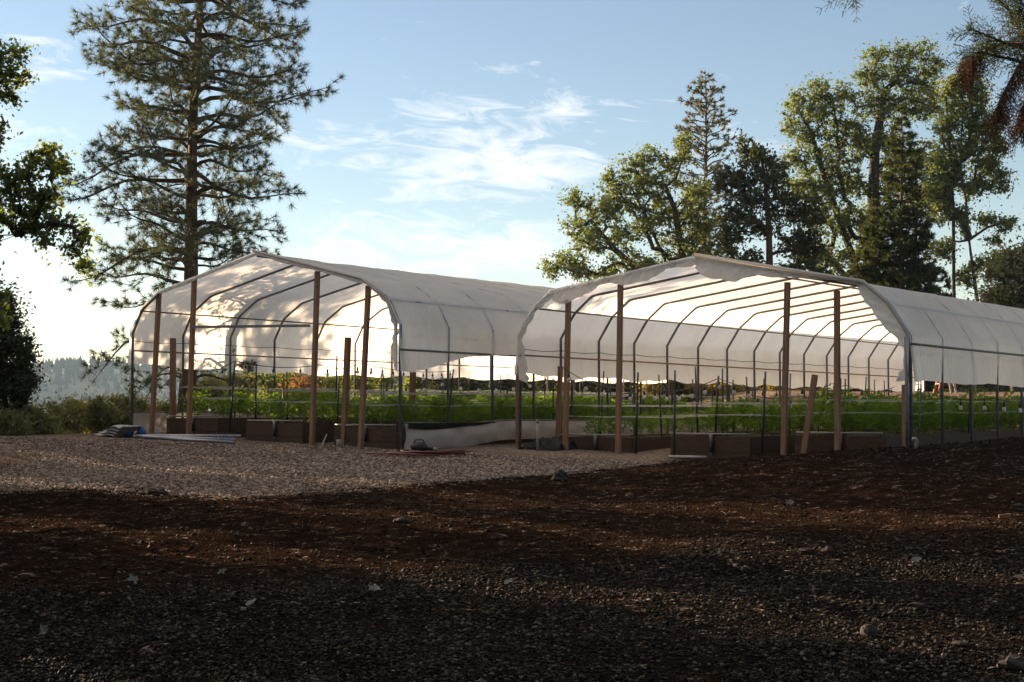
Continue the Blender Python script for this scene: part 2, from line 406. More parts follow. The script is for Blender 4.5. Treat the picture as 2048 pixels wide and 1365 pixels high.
def mixc(f, a, b_):
    n = N(t, 'ShaderNodeMix', data_type='RGBA')
    (lk(f, n.inputs[0]) if not isinstance(f, float) else setattr(n.inputs[0], 'default_value', f))
    lk(a, n.inputs[6]); lk(b_, n.inputs[7]); return n.outputs[2]
mulr = N(t, 'ShaderNodeMath', operation='MULTIPLY'); mulr.inputs[1].default_value = .6; lk(redc, mulr.inputs[0])
padd = mixc(mulr.outputs[0], padc, dirtc)
mulp = N(t, 'ShaderNodeMath', operation='MULTIPLY'); mulp.inputs[1].default_value = .35; lk(redc, mulp.inputs[0])
padd = mixc(mulp.outputs[0], padc, dirtc)
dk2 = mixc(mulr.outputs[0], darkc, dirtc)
def broken(src, k=2.4):
    "a zone mask whose edge is broken up stone by stone"
    a1 = N(t, 'ShaderNodeMath', operation='MULTIPLY_ADD'); a1.inputs[1].default_value = k; a1.inputs[2].default_value = -k * .5
    lk(fine.outputs['Fac'], a1.inputs[0])
    a3 = N(t, 'ShaderNodeMath', operation='MULTIPLY_ADD'); a3.inputs[1].default_value = .7; a3.inputs[2].default_value = -.35
    lk(sepc.outputs[2], a3.inputs[0])
    a4 = N(t, 'ShaderNodeMath', operation='ADD'); lk(a1.outputs[0], a4.inputs[0]); lk(a3.outputs[0], a4.inputs[1])
    a2 = N(t, 'ShaderNodeMath', operation='ADD'); lk(src, a2.inputs[0]); lk(a4.outputs[0], a2.inputs[1])
    mr = N(t, 'ShaderNodeMapRange'); mr.inputs[1].default_value = .38; mr.inputs[2].default_value = .62; lk(a2.outputs[0], mr.inputs[0]); return mr.outputs[0]
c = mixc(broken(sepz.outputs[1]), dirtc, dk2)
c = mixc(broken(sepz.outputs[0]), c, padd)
far_c = ramp(t, big.outputs['Fac'], [(.35, (.09, .07, .045)), (.65, (.14, .12, .07))])
c = mixc(sepz.outputs[2], c, far_c)
b = N(t, 'ShaderNodeBsdfPrincipled'); setin(b, Roughness=1.0); b.inputs['Specular IOR Level'].default_value = 0.0
lk(c, b.inputs['Base Color'])
hs = N(t, 'ShaderNodeMath', operation='MULTIPLY_ADD'); hs.inputs[1].default_value = -1.0
lk(vor.outputs['Distance'], hs.inputs[0]); lk(fine.outputs['Fac'], hs.inputs[2])
bp = N(t, 'ShaderNodeBump'); setin(bp, Strength=.9, Distance=.03); lk(hs.outputs[0], bp.inputs['Height']); lk(bp.outputs[0], b.inputs['Normal'])
lk(b.outputs[0], o.inputs[0]); MT['ground'] = m
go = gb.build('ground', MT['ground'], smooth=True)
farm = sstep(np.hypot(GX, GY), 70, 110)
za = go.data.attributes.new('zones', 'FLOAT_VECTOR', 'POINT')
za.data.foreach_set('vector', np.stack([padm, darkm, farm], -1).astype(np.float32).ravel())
tag(go, kind='structure')

# far hills
def hill(name, y0, y1, x0, x1, prof, zb, seed, ntree):
    X = np.linspace(x0, x1, 70); V = np.linspace(0, 1, 26)
    A, B = np.meshgrid(X, V, indexing='ij')
    top = prof(A)
    Yv = y0 + (y1 - y0) * B + 60 * vnoise(A, B * 400, 160, seed)
    hh = zb + (top - zb) * np.sin(B * np.pi / 2) ** 1.1 + 10 * vnoise(A, B * 500, 120, seed + 1) * B
    back = np.stack([A[:, -1], Yv[:, -1] + 500, hh[:, -1] - 60], -1)[:, None]
    G = np.concatenate([np.stack([A, Yv, hh], -1), back], 1)
    mb = MB(); mb.grid(G); tag(mb.build(name, MT['far_tree'], smooth=True), kind='structure')
    r = np.random.default_rng(seed)
    u = r.random(ntree) * 68.99; v = r.random(ntree) ** .8 * 25.0
    v[: ntree // 5] = 25 - r.random(ntree // 5) * .8
    i, j = u.astype(int), np.minimum(v.astype(int), 24); fu, fv = (u - i)[:, None], (v - j)[:, None]
    Q = (G[i, j] * (1 - fu) * (1 - fv) + G[i + 1, j] * fu * (1 - fv) + G[i, j + 1] * (1 - fu) * fv + G[i + 1, j + 1] * fu * fv)
    hgt = 9 * (.55 + .9 * r.random(ntree) ** 1.6)[:, None, None]; rad = hgt * (.20 + .14 * r.random((ntree, 1, 1)))
    a = np.arange(5) / 5 * 2 * np.pi
    cone = []
    for zb_, zt, rr in ((-.15, .62, 1.0), (.35, 1.0, .62)):
        ring = np.stack([np.cos(a) * rr, np.sin(a) * rr, np.full(5, zb_)], -1); cone.append(np.vstack([ring, [[0, 0, zt]]]))
    cone = np.vstack(cone)                                             # 12 verts
    jit = 1 + .25 * r.standard_normal((ntree, 12, 1))
    sxy = np.concatenate([np.repeat(rad, 2, 2), hgt], 2)
    VV = Q[:, None] + cone[None] * sxy * np.concatenate([jit, jit, np.ones_like(jit)], 2)
    tri = np.array([[k, (k + 1) % 5, 5] for k in range(5)] + [[6 + k, 6 + (k + 1) % 5, 11] for k in range(5)])
    T = (np.arange(ntree)[:, None, None] * 12 + tri[None]).reshape(-1, 3)
    fb = MB(); fb.add(VV.reshape(-1, 3), t=T)
    tag(fb.build('forest', MT['far_tree']), kind='stuff')
hill('hill', 950, 1500, -900, 900, lambda x: EYE + 43 + 7 * np.sin(x / 130 + 2.0) - .012 * (x + 350) + 4 * np.sin(x / 37), -95, 21, 9000)

# ------------------------------------------------------------------ trees
def leaves_at(C, rad, n, size, rng, up=.4, asp=.55):
    "n leaf-shaped quads round each centre"
    K = len(C); rad = np.asarray(rad, float)
    rad = np.repeat(np.broadcast_to(rad, (K,)), n)[:, None]
    d = rng.standard_normal((K * n, 3)); d /= np.linalg.norm(d, axis=1)[:, None]
    st_ = np.repeat(.55 + .9 * rng.random((K, 3)), n, 0)
    p = np.repeat(C, n, 0) + d * rad * np.abs(rng.standard_normal((K * n, 1))) ** .8 * .85 * st_ * np.array([1, 1, .8])
    nr = rng.standard_normal((K * n, 3)); nr[:, 2] += up; nr /= np.linalg.norm(nr, axis=1)[:, None]
    ax = rng.standard_normal((K * n, 3)) + d * .7; ax -= nr * (ax * nr).sum(1)[:, None]; ax /= np.linalg.norm(ax, axis=1)[:, None]
    sd_ = np.cross(nr, ax)
    s = size * (.6 + .8 * rng.random((K * n, 1)))
    k = asp * s / 2
    v = np.stack([p - ax * s / 2, p + sd_ * k + ax * s * .05 + nr * s * .08, p + ax * s / 2, p - sd_ * k + ax * s * .05 + nr * s * .08], 1)
    return v.reshape(-1, 3), np.arange(K * n * 4).reshape(-1, 4)
def tufts(C, A, n, ln, wd, rng, spread=.9, mb=None):
    "n needles round each centre C, pointing along A"
    K = len(C)
    p = np.repeat(C, n, 0); a = np.repeat(A, n, 0)
    d = a + spread * rng.standard_normal((K * n, 3)); d /= np.linalg.norm(d, axis=1)[:, None]
    p = p - a * ln * .5 * rng.random((K * n, 1))
    s = np.cross(d, rng.standard_normal((K * n, 3))); s /= np.linalg.norm(s, axis=1)[:, None] + 1e-9
    l = ln * (.65 + .6 * rng.random((K * n, 1)))
    v = np.stack([p - s * wd / 2, p + s * wd / 2, p + d * l + np.array([0, 0, -.02]) * l], 1).reshape(-1, 3)
    return v, np.arange(K * n * 3).reshape(-1, 3)
def grow(trunks, targets, rng, bow=.10, upw=.5, step=.35):
    "limbs from the trunk polylines out to every target; returns nodes, parents"
    nodes, par, depth = [], [], []
    for tr in trunks:
        tr = np.asarray(tr, float); last = -1
        for i in range(len(tr) - 1):
            k = max(1, int(np.linalg.norm(tr[i + 1] - tr[i]) / step))
            for q in range(k):
                nodes.append(tr[i] + (tr[i + 1] - tr[i]) * q / k); par.append(last); depth.append(0 if last < 0 else depth[last] + step); last = len(nodes) - 1
        nodes.append(tr[-1]); par.append(last); depth.append(depth[last] + step)
    tn = np.array(nodes)
    order = np.argsort([np.min(np.linalg.norm(tn - t_, axis=1)) for t_ in targets])
    tips = []
    zmin = tn[:, 2].min()
    arr = np.zeros((len(nodes) + len(targets) * 14 + 10, 3)); arr[:len(nodes)] = nodes; n = len(nodes)
    dep = np.zeros(len(arr)); dep[:n] = depth
    for k in order:
        t_ = targets[k]
        dv = t_ - arr[:n]; dist = np.linalg.norm(dv, axis=1)
        cost = dist + upw * np.maximum(0, -dv[:, 2] + .1 * dist) + .10 * dep[:n]
        low = arr[:n, 2] < zmin + .22 * (tn[:, 2].max() - zmin)
        cost = cost + low * 3
        i = int(np.argmin(cost)); d = dist[i]
        ks = int(min(12, max(1, round(d / step))))
        bend = rng.standard_normal(3) * bow * d + np.array([0, 0, bow * d * .6])
        last = i
        for q in range(1, ks + 1):
            u = q / ks
            arr[n] = arr[i] + (t_ - arr[i]) * u + bend * math.sin(math.pi * u); dep[n] = dep[last] + d / ks
            par.append(last); last = n; n += 1
        tips.append(last)
    return arr[:n], np.array(par), tips
def limb_mesh(nodes, par, tips, r_tip, r_base, pw=.45):
    n = len(nodes); cnt = np.zeros(n)
    for i in tips: cnt[i] += 1
    for i in range(n - 1, -1, -1):
        if par[i] >= 0: cnt[par[i]] += max(cnt[i], .2)
    rad = r_tip * np.maximum(cnt, .5) ** pw
    rad = rad * 1.0
    mx = rad.max(); rad = np.where(rad > r_tip * 2, r_tip * 2 + (rad - r_tip * 2) * (r_base - r_tip * 2) / max(mx - r_tip * 2, 1e-6), rad)
    kids = [[] for _ in range(n)]
    for i in range(n):
        if par[i] >= 0: kids[par[i]].append(i)
    mb = MB(); todo = [(i, -1) for i in range(n) if par[i] < 0]
    while todo:
        i, p = todo.pop(); ch = [i]
        while kids[ch[-1]]:
            ks = sorted(kids[ch[-1]], key=lambda z: -cnt[z]); todo += [(z, ch[-1]) for z in ks[1:]]; ch.append(ks[0])
        pts = [nodes[z] for z in ch]; rr = [rad[z] for z in ch]
        if p >= 0: pts = [nodes[p]] + pts; rr = [min(rad[p], rr[0] * 1.3)] + rr
        if len(pts) > 1: mb.tube(np.array(pts), np.array(rr), 9 if rr[0] > .1 else (5 if rr[0] > .02 else 3), cap=False)
    return mb
def blobs_px(blobs, Y, rng, per, dscale=1.0):
    "cluster centres inside ellipsoids given as photo outline (x, y, rx, ry) at depth Y"
    out = []
    k = Y / F_PX
    tot = sum(b_[2] * b_[3] for b_ in blobs)
    for b_ in blobs:
        n = max(3, int(per * b_[2] * b_[3] / tot))
        dy = b_[4] if len(b_) > 4 else 0
        c_ = P(b_[0], b_[1], Y + dy)
        d = rng.standard_normal((n, 3)); d /= np.linalg.norm(d, axis=1)[:, None]
        r = rng.random((n, 1)) ** (1 / 2.2)
        out.append(c_ + d * r * np.array([b_[2] * k, b_[2] * k * dscale, b_[3] * k]))
    return np.vstack(out)
def broadleaf(name, label, cat, trunks, blobs, Y, per, n, rc, size, leaf, bark, seed, r_base, group=None, bow=.12, dscale=1.0, r_tip=.012, twigs=0, extra=None):
    rng = np.random.default_rng(seed)
    C = blobs_px(blobs, Y, rng, per, dscale)
    if extra is not None: C = np.vstack([C, extra])
    base = np.asarray(trunks[0][0], float)
    root = thing(name, base, label, cat, group)
    nodes, par, tips = grow(trunks, C, rng, bow)
    limb_mesh(nodes, par, tips, r_tip, r_base).build('trunk', MT[bark], root, smooth=True)
    rr = rc * (.55 + .9 * rng.random(len(C)))
    v, q = leaves_at(C, rr, n, size, rng)
    # leaves along the outer twigs as well
    idx = np.array([i for i in range(len(nodes)) if i >= len(nodes) * .3]); pick = rng.choice(idx, size=min(len(idx), len(C)), replace=False)
    v2, q2 = leaves_at(nodes[pick], rc * .5, max(3, n // 5), size, rng)
    MB().add(v, q).add(v2, q2).build('crown', MT[leaf], root)
    return root
def conifer(name, label, cat, base, top, lw, rw, h0, nb, leaf, bark, seed, r_base, ntuft, tl, tw, rise=.25, droop=.35, tip=.35, twig=.5, tstep=.2, bare=.3, group=None, spread=.8, extra=(), flat=.35, jit=.25, nmax=9):
    "lw, rw: lists of (height fraction, reach) to the left and right"
    rng = np.random.default_rng(seed)
    base, top = np.asarray(base, float), np.asarray(top, float)
    H = top[2] - base[2]
    root = thing(name, base, label, cat, group)
    tb = MB(); hs_ = np.linspace(0, 1, 26)
    axis = lambda f: base + (top - base) * f + np.array([.05 * math.sin(f * 9), .05 * math.cos(f * 7), 0])
    tb.tube([axis(f) for f in hs_], [max(.012, r_base * (1 - .93 * f ** 1.05) * (1 + .35 * math.exp(-f * 40))) for f in hs_], 14)
    C, A = [], []
    lwx, lwy = zip(*lw); rwx, rwy = zip(*rw)
    items = []
    for i in range(nb):
        f = h0 + (1 - h0) * min(.999, (i + rng.random() * (.8 if jit < .4 else 5)) / nb)
        azm = i * 2.39996 + rng.standard_normal() * .3
        cx = math.cos(azm)
        l = np.interp(f, lwx, lwy); r = np.interp(f, rwx, rwy)
        reach = r * (.5 + .5 * cx) + l * (.5 - .5 * cx)
        if jit > .4 and rng.random() < .10: continue
        items.append((f, azm, reach * min(1.08, 1 - jit + 2 * jit * rng.random() ** .8 * .78), rise * (.55 + .9 * rng.random()), droop * (.6 + .8 * rng.random()), tip * (.5 + rng.random()), bare * (.7 + .6 * rng.random())))
    items += list(extra)
    for f, azm, ln, ri, dr, tp, br in items:
        ln = max(ln, .15); p0 = axis(min(f, .995)); d = np.array([math.cos(azm), math.sin(azm), 0]); sdv = np.array([-d[1], d[0], 0])
        u = np.linspace(0, 1, 9); wob = rng.standard_normal() * .06 * ln
        pts = p0 + d * (ln * u)[:, None] + sdv * (wob * np.sin(u * 4))[:, None] + ZV * (ln * (ri * u - dr * u ** 2 + tp * u ** 3.5) + .03 * ln * np.sin(u * 9 + azm))[:, None]
        rb = min(r_base * .45, .012 + .017 * ln)
        tb.tube(pts, np.linspace(rb, .006, 9), 5, cap=False)
        C.append(pts[-1]); A.append(pts[-1] - pts[-2])
        k = int(ln * (1 - br) / tstep)
        for q in range(k):
            uu = br + (1 - br) * (q + rng.random() * .7) / max(k, 1)
            uu = min(uu, .98)
            b0 = np.array([np.interp(uu, u, pts[:, z]) for z in range(3)])
            side = 1 if q % 2 else -1
            tl_ = twig * (1 - .55 * uu) * (.5 + .8 * rng.random()) * min(1, ln / 1.2)
            td = d * .75 + sdv * side * (.5 + .6 * rng.random()) + ZV * (rng.standard_normal() * flat + .12); td /= np.linalg.norm(td)
            mid = b0 + td * tl_ * .55 + ZV * rng.standard_normal() * .03
            end = b0 + td * tl_ + ZV * (.10 * tl_)
            tb.tube([b0, mid, end], [.007, .005, .003], 3, cap=False)
            C += [end, mid]; A += [end - mid, td]
            for z in range(2):
                if rng.random() < .6 and tl_ > .25:
                    d2 = td + .8 * rng.standard_normal(3); d2 /= np.linalg.norm(d2); e2 = mid + d2 * tl_ * .5
                    tb.tube([mid, e2], [.004, .003], 3, cap=False); C.append(e2); A.append(d2)
    C, A = np.array(C), np.array(A); A /= np.linalg.norm(A, axis=1)[:, None] + 1e-9
    tb.build('trunk', MT[bark], root, smooth=True)
    v, tr = tufts(C, A, ntuft, tl, tw, rng, spread)
    cb = MB().add(v, t=tr)
    cb.build('crown', MT[leaf], root)
    return root

# --- the tall pine behind the left house
YP = 33.3
kp = YP / F_PX
pb = P(368, 815, YP); pb[2] = gz(pb[0], pb[1]) - .2
pt_ = P(412, -330, YP)
HP = pt_[2] - pb[2]
fr = lambda y: (P(390, y, YP)[2] - pb[2]) / HP
LW = [(fr(720), 1.2), (fr(660), 1.9), (fr(620), 2.55), (fr(560), 2.5), (fr(500), 2.3), (fr(440), 2.2), (fr(380), 2.7), (fr(300), 2.9), (fr(230), 2.3), (fr(140), 2.9), (fr(50), 3.3), (fr(0), 3.1), (fr(-150), 2.2), (1, .3)]
RW = [(fr(720), .9), (fr(600), 1.3), (fr(530), 1.7), (fr(450), 2.2), (fr(400), 2.7), (fr(330), 3.2), (fr(270), 2.5), (fr(200), 3.1), (fr(140), 2.9), (fr(60), 2.5), (fr(0), 2.5), (fr(-150), 2.0), (1, .3)]
LW = [(a_, b_ * .98) for a_, b_ in LW]; RW = [(a_, b_ * .94) for a_, b_ in RW]
pine_extra = []
for yy, az_, l_, ri, dr, tp in ((720, 3.0, 2.3, .9, 1.0, -.1), (760, 3.4, 1.2, .7, 1.2, .2), (770, .2, 1.4, .9, 1.3, .1), (735, -.4, 1.7, .7, 1.0, .1), (745, 2.6, 1.4, .8, 1.5, .2), (780, 5.6, 1.1, .5, 1.0, .4), (760, 4.4, 1.2, .6, 1.0, .2), (700, 2.9, 1.6, .6, 1.1, .2)):
    pine_extra.append((fr(yy), az_, l_, ri, dr, tp, .45))
pine = conifer('pine_tree', 'tall dark pine with straight brown trunk rising behind the left greenhouse', 'tree', pb, pt_, LW, RW, fr(610), 150, 'needle', 'bark', 5, .205, 32, .170, .012, rise=.30, droop=.62, tip=.42, twig=.85, tstep=.12, bare=.24, extra=pine_extra, spread=.95, flat=.5, jit=.5)

# --- oak reaching in from the left edge
YO = 19.0
ob = P(-230, 900, YO); ob[2] = gz(ob[0], ob[1]) - .1
trk = [[ob, P(-190, 700, YO), P(-130, 560, YO), P(-20, 490, YO), P(35, 470, YO), P(70, 430, YO), P(95, 380, YO)],
       [P(-130, 560, YO), P(-120, 400, YO + .6), P(-60, 230, YO + .8), P(0, 150, YO + .8)],
       [P(35, 470, YO), P(110, 445, YO - .2), P(150, 455, YO - .2)]]
obl = [(25, 110, 28, 28), (30, 155, 35, 22), (10, 190, 28, 25), (-30, 130, 40, 60), (0, 265, 10, 30), (60, 340, 36, 38), (100, 300, 26, 22), (112, 335, 32, 30), (20, 370, 38, 45),
       (50, 420, 42, 32), (100, 395, 26, 26), (125, 445, 40, 24), (160, 470, 30, 22), (150, 500, 26, 20), (165, 530, 20, 22), (-10, 440, 30, 50), (-60, 330, 60, 90), (-120, 250, 90, 120), (-160, 430, 90, 100), (0, 590, 14, 28), (2, 640, 14, 30), (-60, 560, 40, 50), (75, 385, 30, 26), (60, 450, 34, 22), (85, 470, 30, 22)]
oak = broadleaf('oak_tree', 'oak reaching in from the left edge with a crooked dark limb and bright green leaves', 'tree', trk, obl, YO, 820, 26, .125, .062, 'oak_leaf', 'grey_bark', 12, .10, bow=.14, r_tip=.004)
# --- small dark live oak low at the left edge
YD = 30.0
lb = P(0, 860, YD); lb[2] = gz(lb[0], lb[1]) - .2
broadleaf('live_oak_tree', 'dense dark small tree at the left edge above the bushes', 'tree', [[lb, P(4, 780, YD), P(8, 700, YD), P(10, 640, YD)]],
          [(10, 640, 28, 36), (25, 690, 38, 32), (45, 715, 28, 24), (30, 745, 42, 34), (50, 765, 26, 22), (25, 795, 34, 30), (-30, 700, 50, 80), (-30, 790, 50, 40), (15, 590, 12, 22), (10, 825, 24, 18)], YD, 330, 60, .20, .075, 'dark_leaf', 'grey_bark', 13, .12)

# --- the group behind the right house
def tp(px, py, Y): return P(px, py, Y)
def tb_(px, Y):
    q = P(px, 800, Y); q[2] = gz(q[0], q[1]) - .15; return q
YA = 54.0
maple = broadleaf('maple_tree', 'spreading tree with thin curved stems behind the right greenhouse, leftmost of the group', 'tree',
          [[tb_(1350, YA), tp(1345, 620, YA), tp(1330, 520, YA), tp(1290, 430, YA), tp(1260, 370, YA)], [tp(1345, 620, YA), tp(1300, 560, YA), tp(1230, 500, YA), tp(1180, 440, YA)], [tp(1345, 620, YA), tp(1365, 520, YA), tp(1350, 420, YA), tp(1330, 370, YA)]],
          [(1105, 540, 28, 22), (1145, 525, 40, 26), (1150, 400, 22, 30), (1165, 455, 45, 32), (1205, 420, 45, 38), (1180, 490, 40, 25), (1225, 370, 28, 30), (1270, 345, 40, 32), (1295, 310, 28, 22), (1260, 400, 42, 36), (1310, 370, 42, 40),
           (1345, 330, 30, 28), (1340, 420, 45, 36), (1290, 450, 45, 32), (1240, 470, 40, 30), (1270, 530, 60, 30), (1350, 490, 45, 40), (1200, 550, 60, 22), (1370, 280, 20, 24), (1330, 550, 60, 30), (1395, 390, 28, 30), (1400, 450, 38, 38), (1415, 520, 48, 36), (1450, 560, 40, 26)], YA, 820, 32, .29, .115, 'right_leaf', 'grey_bark', 21, .17, r_tip=.009)
YB = 56.0
sb = tb_(1412, YB)
fs = lambda y: (P(1412, y, YB)[2] - sb[2]) / (P(1410, 143, YB)[2] - sb[2])
kb = YB / F_PX
W_ = [(fs(620), 75 * kb), (fs(500), 66 * kb), (fs(430), 62 * kb), (fs(370), 58 * kb), (fs(300), 62 * kb), (fs(230), 50 * kb), (fs(180), 32 * kb), (1, 4 * kb)]
conifer('fir_tree', 'thin pointed conifer with sparse see through grey green branches behind the right greenhouse', 'tree', sb, P(1410, 143, YB), W_, W_, fs(600), 120, 'spire_needle', 'bark', 31, .16, 16, .16, .035, rise=.75, droop=.55, tip=.25, twig=.5, tstep=.17, bare=.28, spread=.9)
YC = 52.0
broadleaf('dark_pine_tree', 'dark tree with slim straight trunk right of the thin pointed conifer', 'tree', [[tb_(1540, YC), tp(1540, 560, YC), tp(1538, 460, YC), tp(1530, 360, YC), tp(1520, 300, YC)]],
          [(1490, 290, 16, 22), (1510, 315, 42, 32), (1485, 350, 35, 35), (1545, 345, 42, 36), (1500, 400, 45, 32), (1560, 400, 45, 36), (1610, 430, 45, 45), (1520, 450, 50, 26), (1470, 440, 26, 30), (1590, 490, 42, 32), (1490, 520, 45, 24), (1570, 550, 50, 24), (1450, 360, 22, 34), (1455, 480, 30, 34), (1615, 500, 40, 40), (1645, 560, 50, 30)],
          YC, 620, 28, .28, .13, 'dark_leaf', 'bark', 22, .14, r_tip=.010)
YL = 57.0
broadleaf('large_oak_tree', 'tallest broad oak with leaning dark stems and sunlit crown in the right group', 'tree',
          [[tb_(1760, YL), tp(1735, 600, YL), tp(1690, 470, YL), tp(1650, 360, YL), tp(1620, 260, YL)], [tp(1735, 600, YL), tp(1745, 450, YL), tp(1750, 300, YL), tp(1770, 180, YL)], [tp(1735, 600, YL), tp(1660, 520, YL), tp(1625, 470, YL)]],
          [(1600, 200, 34, 26), (1635, 175, 30, 22), (1590, 245, 32, 30), (1640, 225, 38, 32), (1620, 285, 38, 34), (1680, 190, 36, 32), (1690, 250, 42, 38), (1660, 320, 46, 40), (1640, 380, 46, 40), (1740, 150, 38, 32), (1755, 110, 30, 20), (1800, 105, 34, 22),
           (1845, 105, 26, 24), (1875, 130, 18, 26), (1800, 150, 40, 34), (1845, 165, 40, 36), (1750, 210, 46, 40), (1810, 215, 46, 40), (1720, 290, 46, 40), (1780, 290, 46, 40), (1700, 370, 46, 42), (1660, 440, 50, 40), (1720, 450, 50, 45), (1865, 215, 30, 30), (1690, 520, 55, 35), (1630, 510, 40, 30), (1800, 330, 46, 40), (1850, 320, 40, 40), (1865, 400, 36, 44), (1770, 380, 40, 40), (1590, 320, 24, 30), (1600, 370, 30, 34)],
          YL, 1350, 31, .30, .115, 'right_leaf', 'grey_bark', 23, .26, r_tip=.009)
YE = 53.0
ke = YE / F_PX
for px, topy, hw, lab, sd0 in ((1806, 215, 50, 'dense dark narrow cedar standing before the tallest oak', 41), (1835, 330, 58, 'lower olive green cedar standing right of the dark narrow cedar', 42), (1755, 400, 62, 'low dark cedar between the leaning oak stems and the narrow cedar', 43)):
    cb_ = tb_(px, YE + (sd0 - 41)); tp_ = P(px - 4, topy, YE)
    fe = lambda y: (P(px, y, YE)[2] - cb_[2]) / (tp_[2] - cb_[2])
    W_ = [(fe(760), hw * 1.3 * ke), (fe(600), hw * 1.25 * ke), (fe(topy + 230), hw * ke), (fe(topy + 120), hw * .72 * ke), (fe(topy + 50), hw * .42 * ke), (1, 3 * ke)]
    conifer('cedar_tree', lab, 'tree', cb_, tp_, W_, W_, fe(720), 170, 'cedar_needle' if sd0 != 42 else 'needle', 'bark', sd0, .15, 24, .19, .04, jit=.55, rise=.35, droop=.65, tip=.35, twig=.6, tstep=.15, bare=.2, spread=.7)
YF = 50.0
broadleaf('twin_oak_tree', 'slender oak with two dark upright trunks at the right end of the group', 'tree',
          [[tb_(1958, YF), tp(1955, 600, YF), tp(1938, 480, YF), tp(1932, 400, YF), tp(1920, 330, YF), tp(1925, 240, YF)], [tb_(1910, YF + .6), tp(1908, 560, YF), tp(1907, 420, YF), tp(1900, 300, YF), tp(1895, 220, YF)], [tp(1938, 480, YF), tp(1975, 455, YF), tp(2010, 445, YF)]],
          [(1930, 165, 34, 26), (1900, 180, 26, 28), (1960, 195, 26, 26), (1920, 230, 40, 30), (1965, 250, 34, 34), (1990, 290, 24, 32), (1890, 260, 26, 30), (1930, 300, 40, 32), (1975, 330, 30, 28), (2000, 365, 20, 28), (1905, 350, 34, 30), (1950, 380, 34, 22), (1885, 420, 24, 28),
           (1970, 440, 26, 14), (2010, 450, 26, 14), (1920, 440, 20, 30), (1985, 480, 16, 12), (1890, 500, 20, 30), (1880, 330, 26, 36), (1872, 380, 26, 34), (1970, 530, 30, 16), (2000, 520, 18, 18), (1930, 560, 22, 22)],
          YF, 760, 31, .27, .11, 'right_leaf', 'grey_bark', 24, .14, r_tip=.009)
broadleaf('bay_tree', 'rounded olive green tree at the right edge beyond the greenhouse roof', 'tree', [[tb_(2030, 47), tp(2030, 660, 47), tp(2025, 590, 47)]],
          [(2000, 550, 26, 26), (2035, 525, 34, 30), (2075, 530, 45, 40), (2005, 595, 40, 30), (2050, 590, 45, 40), (1975, 610, 25, 22), (2090, 610, 50, 50), (2020, 650, 60, 50)], 47, 260, 75, .36, .12, 'bush_leaf', 'grey_bark', 25, .14)

# --- redwood bough hanging in at the upper right
YR = 13.0
rb_ = P(2330, 900, YR); rb_[2] = gz(rb_[0], rb_[1]) - .1
rng = np.random.default_rng(77)
rw = thing('redwood_tree', rb_, 'dark redwood bough with rust red drooping tips at the upper right corner', 'tree')
tbm = MB(); tbm.tube([rb_, P(2330, 400, YR), P(2320, -200, YR)], [.26, .2, .12], 14)
boughs = [[(2325, 120), (2200, 130), (2100, 110), (2020, 90), (1945, 60)], [(2200, 130), (2100, 150), (2030, 120), (1960, 105), (1925, 115)], [(2325, 190), (2180, 150), (2060, 90), (2040, 60), (2010, 10)], [(2200, 130), (2080, 95), (2050, 50), (2048, 10)],
          [(2100, 110), (2050, 110), (2030, 145), (2000, 200), (1995, 215)], [(2180, 150), (2080, 160), (2055, 190), (2040, 240)], [(2060, 90), (2010, 85), (1975, 100), (1950, 125)], [(2325, -60), (2150, -50), (1850, -60), (1730, -45), (1706, -22)]]
Cg, Ag, Cr, Ar = [], [], [], []
for bi, bo in enumerate(boughs):
    pts = np.array([P(x, y, YR + .25 * math.sin(bi * 2 + i)) for i, (x, y) in enumerate(bo)])
    uu = np.linspace(0, len(pts) - 1, 16); cur = np.stack([np.interp(uu, np.arange(len(pts)), pts[:, z]) for z in range(3)], -1)
    tbm.tube(cur, np.linspace(.022 if bi else .04, .004, 16), 5, cap=False)
    for i in range(4 if bi != 7 else 14, 16):
        for sgn in (-1, 1, 1, -1, 1):
            d = (cur[i] - cur[i - 1]); d /= np.linalg.norm(d)
            side = np.cross(d, [0, .8, .5]) * sgn; td = d * .7 + side * .6 + rng.standard_normal(3) * .4 + (ZV * .35 if sgn > 0 else -ZV * .2)
            hang = bi in (4, 5) or (bi == 1 and i > 11)
            if hang: td = np.array([rng.standard_normal() * .3, rng.standard_normal() * .3, -1.0])
            td /= np.linalg.norm(td); l = .10 + .20 * rng.random()
            l *= 1.15
            sp_ = cur[i] + td * l * np.linspace(.05, 1, 9)[:, None] + ZV * (-.03 * np.linspace(0, 1, 9) ** 2)[:, None]
            tbm.tube(sp_, np.linspace(.0035, .001, 9), 3, cap=False)
            red = hang and rng.random() < .8
            pl = np.cross(td, rng.standard_normal(3) * .5 + np.array([0, 1, .3])); pl /= np.linalg.norm(pl)
            for z in range(1, 9, 1 if hang else 2):
                for sg in (-1, 1):
                    sdn = td * .75 + pl * sg * .65 + rng.standard_normal(3) * .12; sdn /= np.linalg.norm(sdn)
                    sl = l * .38 * (1.1 - z / 9) + .012
                    sub = sp_[z] + sdn * sl * np.linspace(.2, 1, 4)[:, None]
                    (Cr if red else Cg).append(sub); (Ar if red else Ag).append(np.repeat(sdn[None], 4, 0))
            (Cr if red else Cg).append(sp_); (Ar if red else Ag).append(np.repeat(td[None], 9, 0))
tbm.build('trunk', MT['bark'], rw, smooth=True)
v, tr = tufts(np.vstack(Cg), np.vstack(Ag), 3, .019, .0062, rng, .26); MB().add(v, t=tr).build('crown', MT['cedar_needle'], rw)
v, tr = tufts(np.vstack(Cr), np.vstack(Ar), 3, .019, .0062, rng, .26); MB().add(v, t=tr).build('dead_foliage', MT['red_needle'], rw)

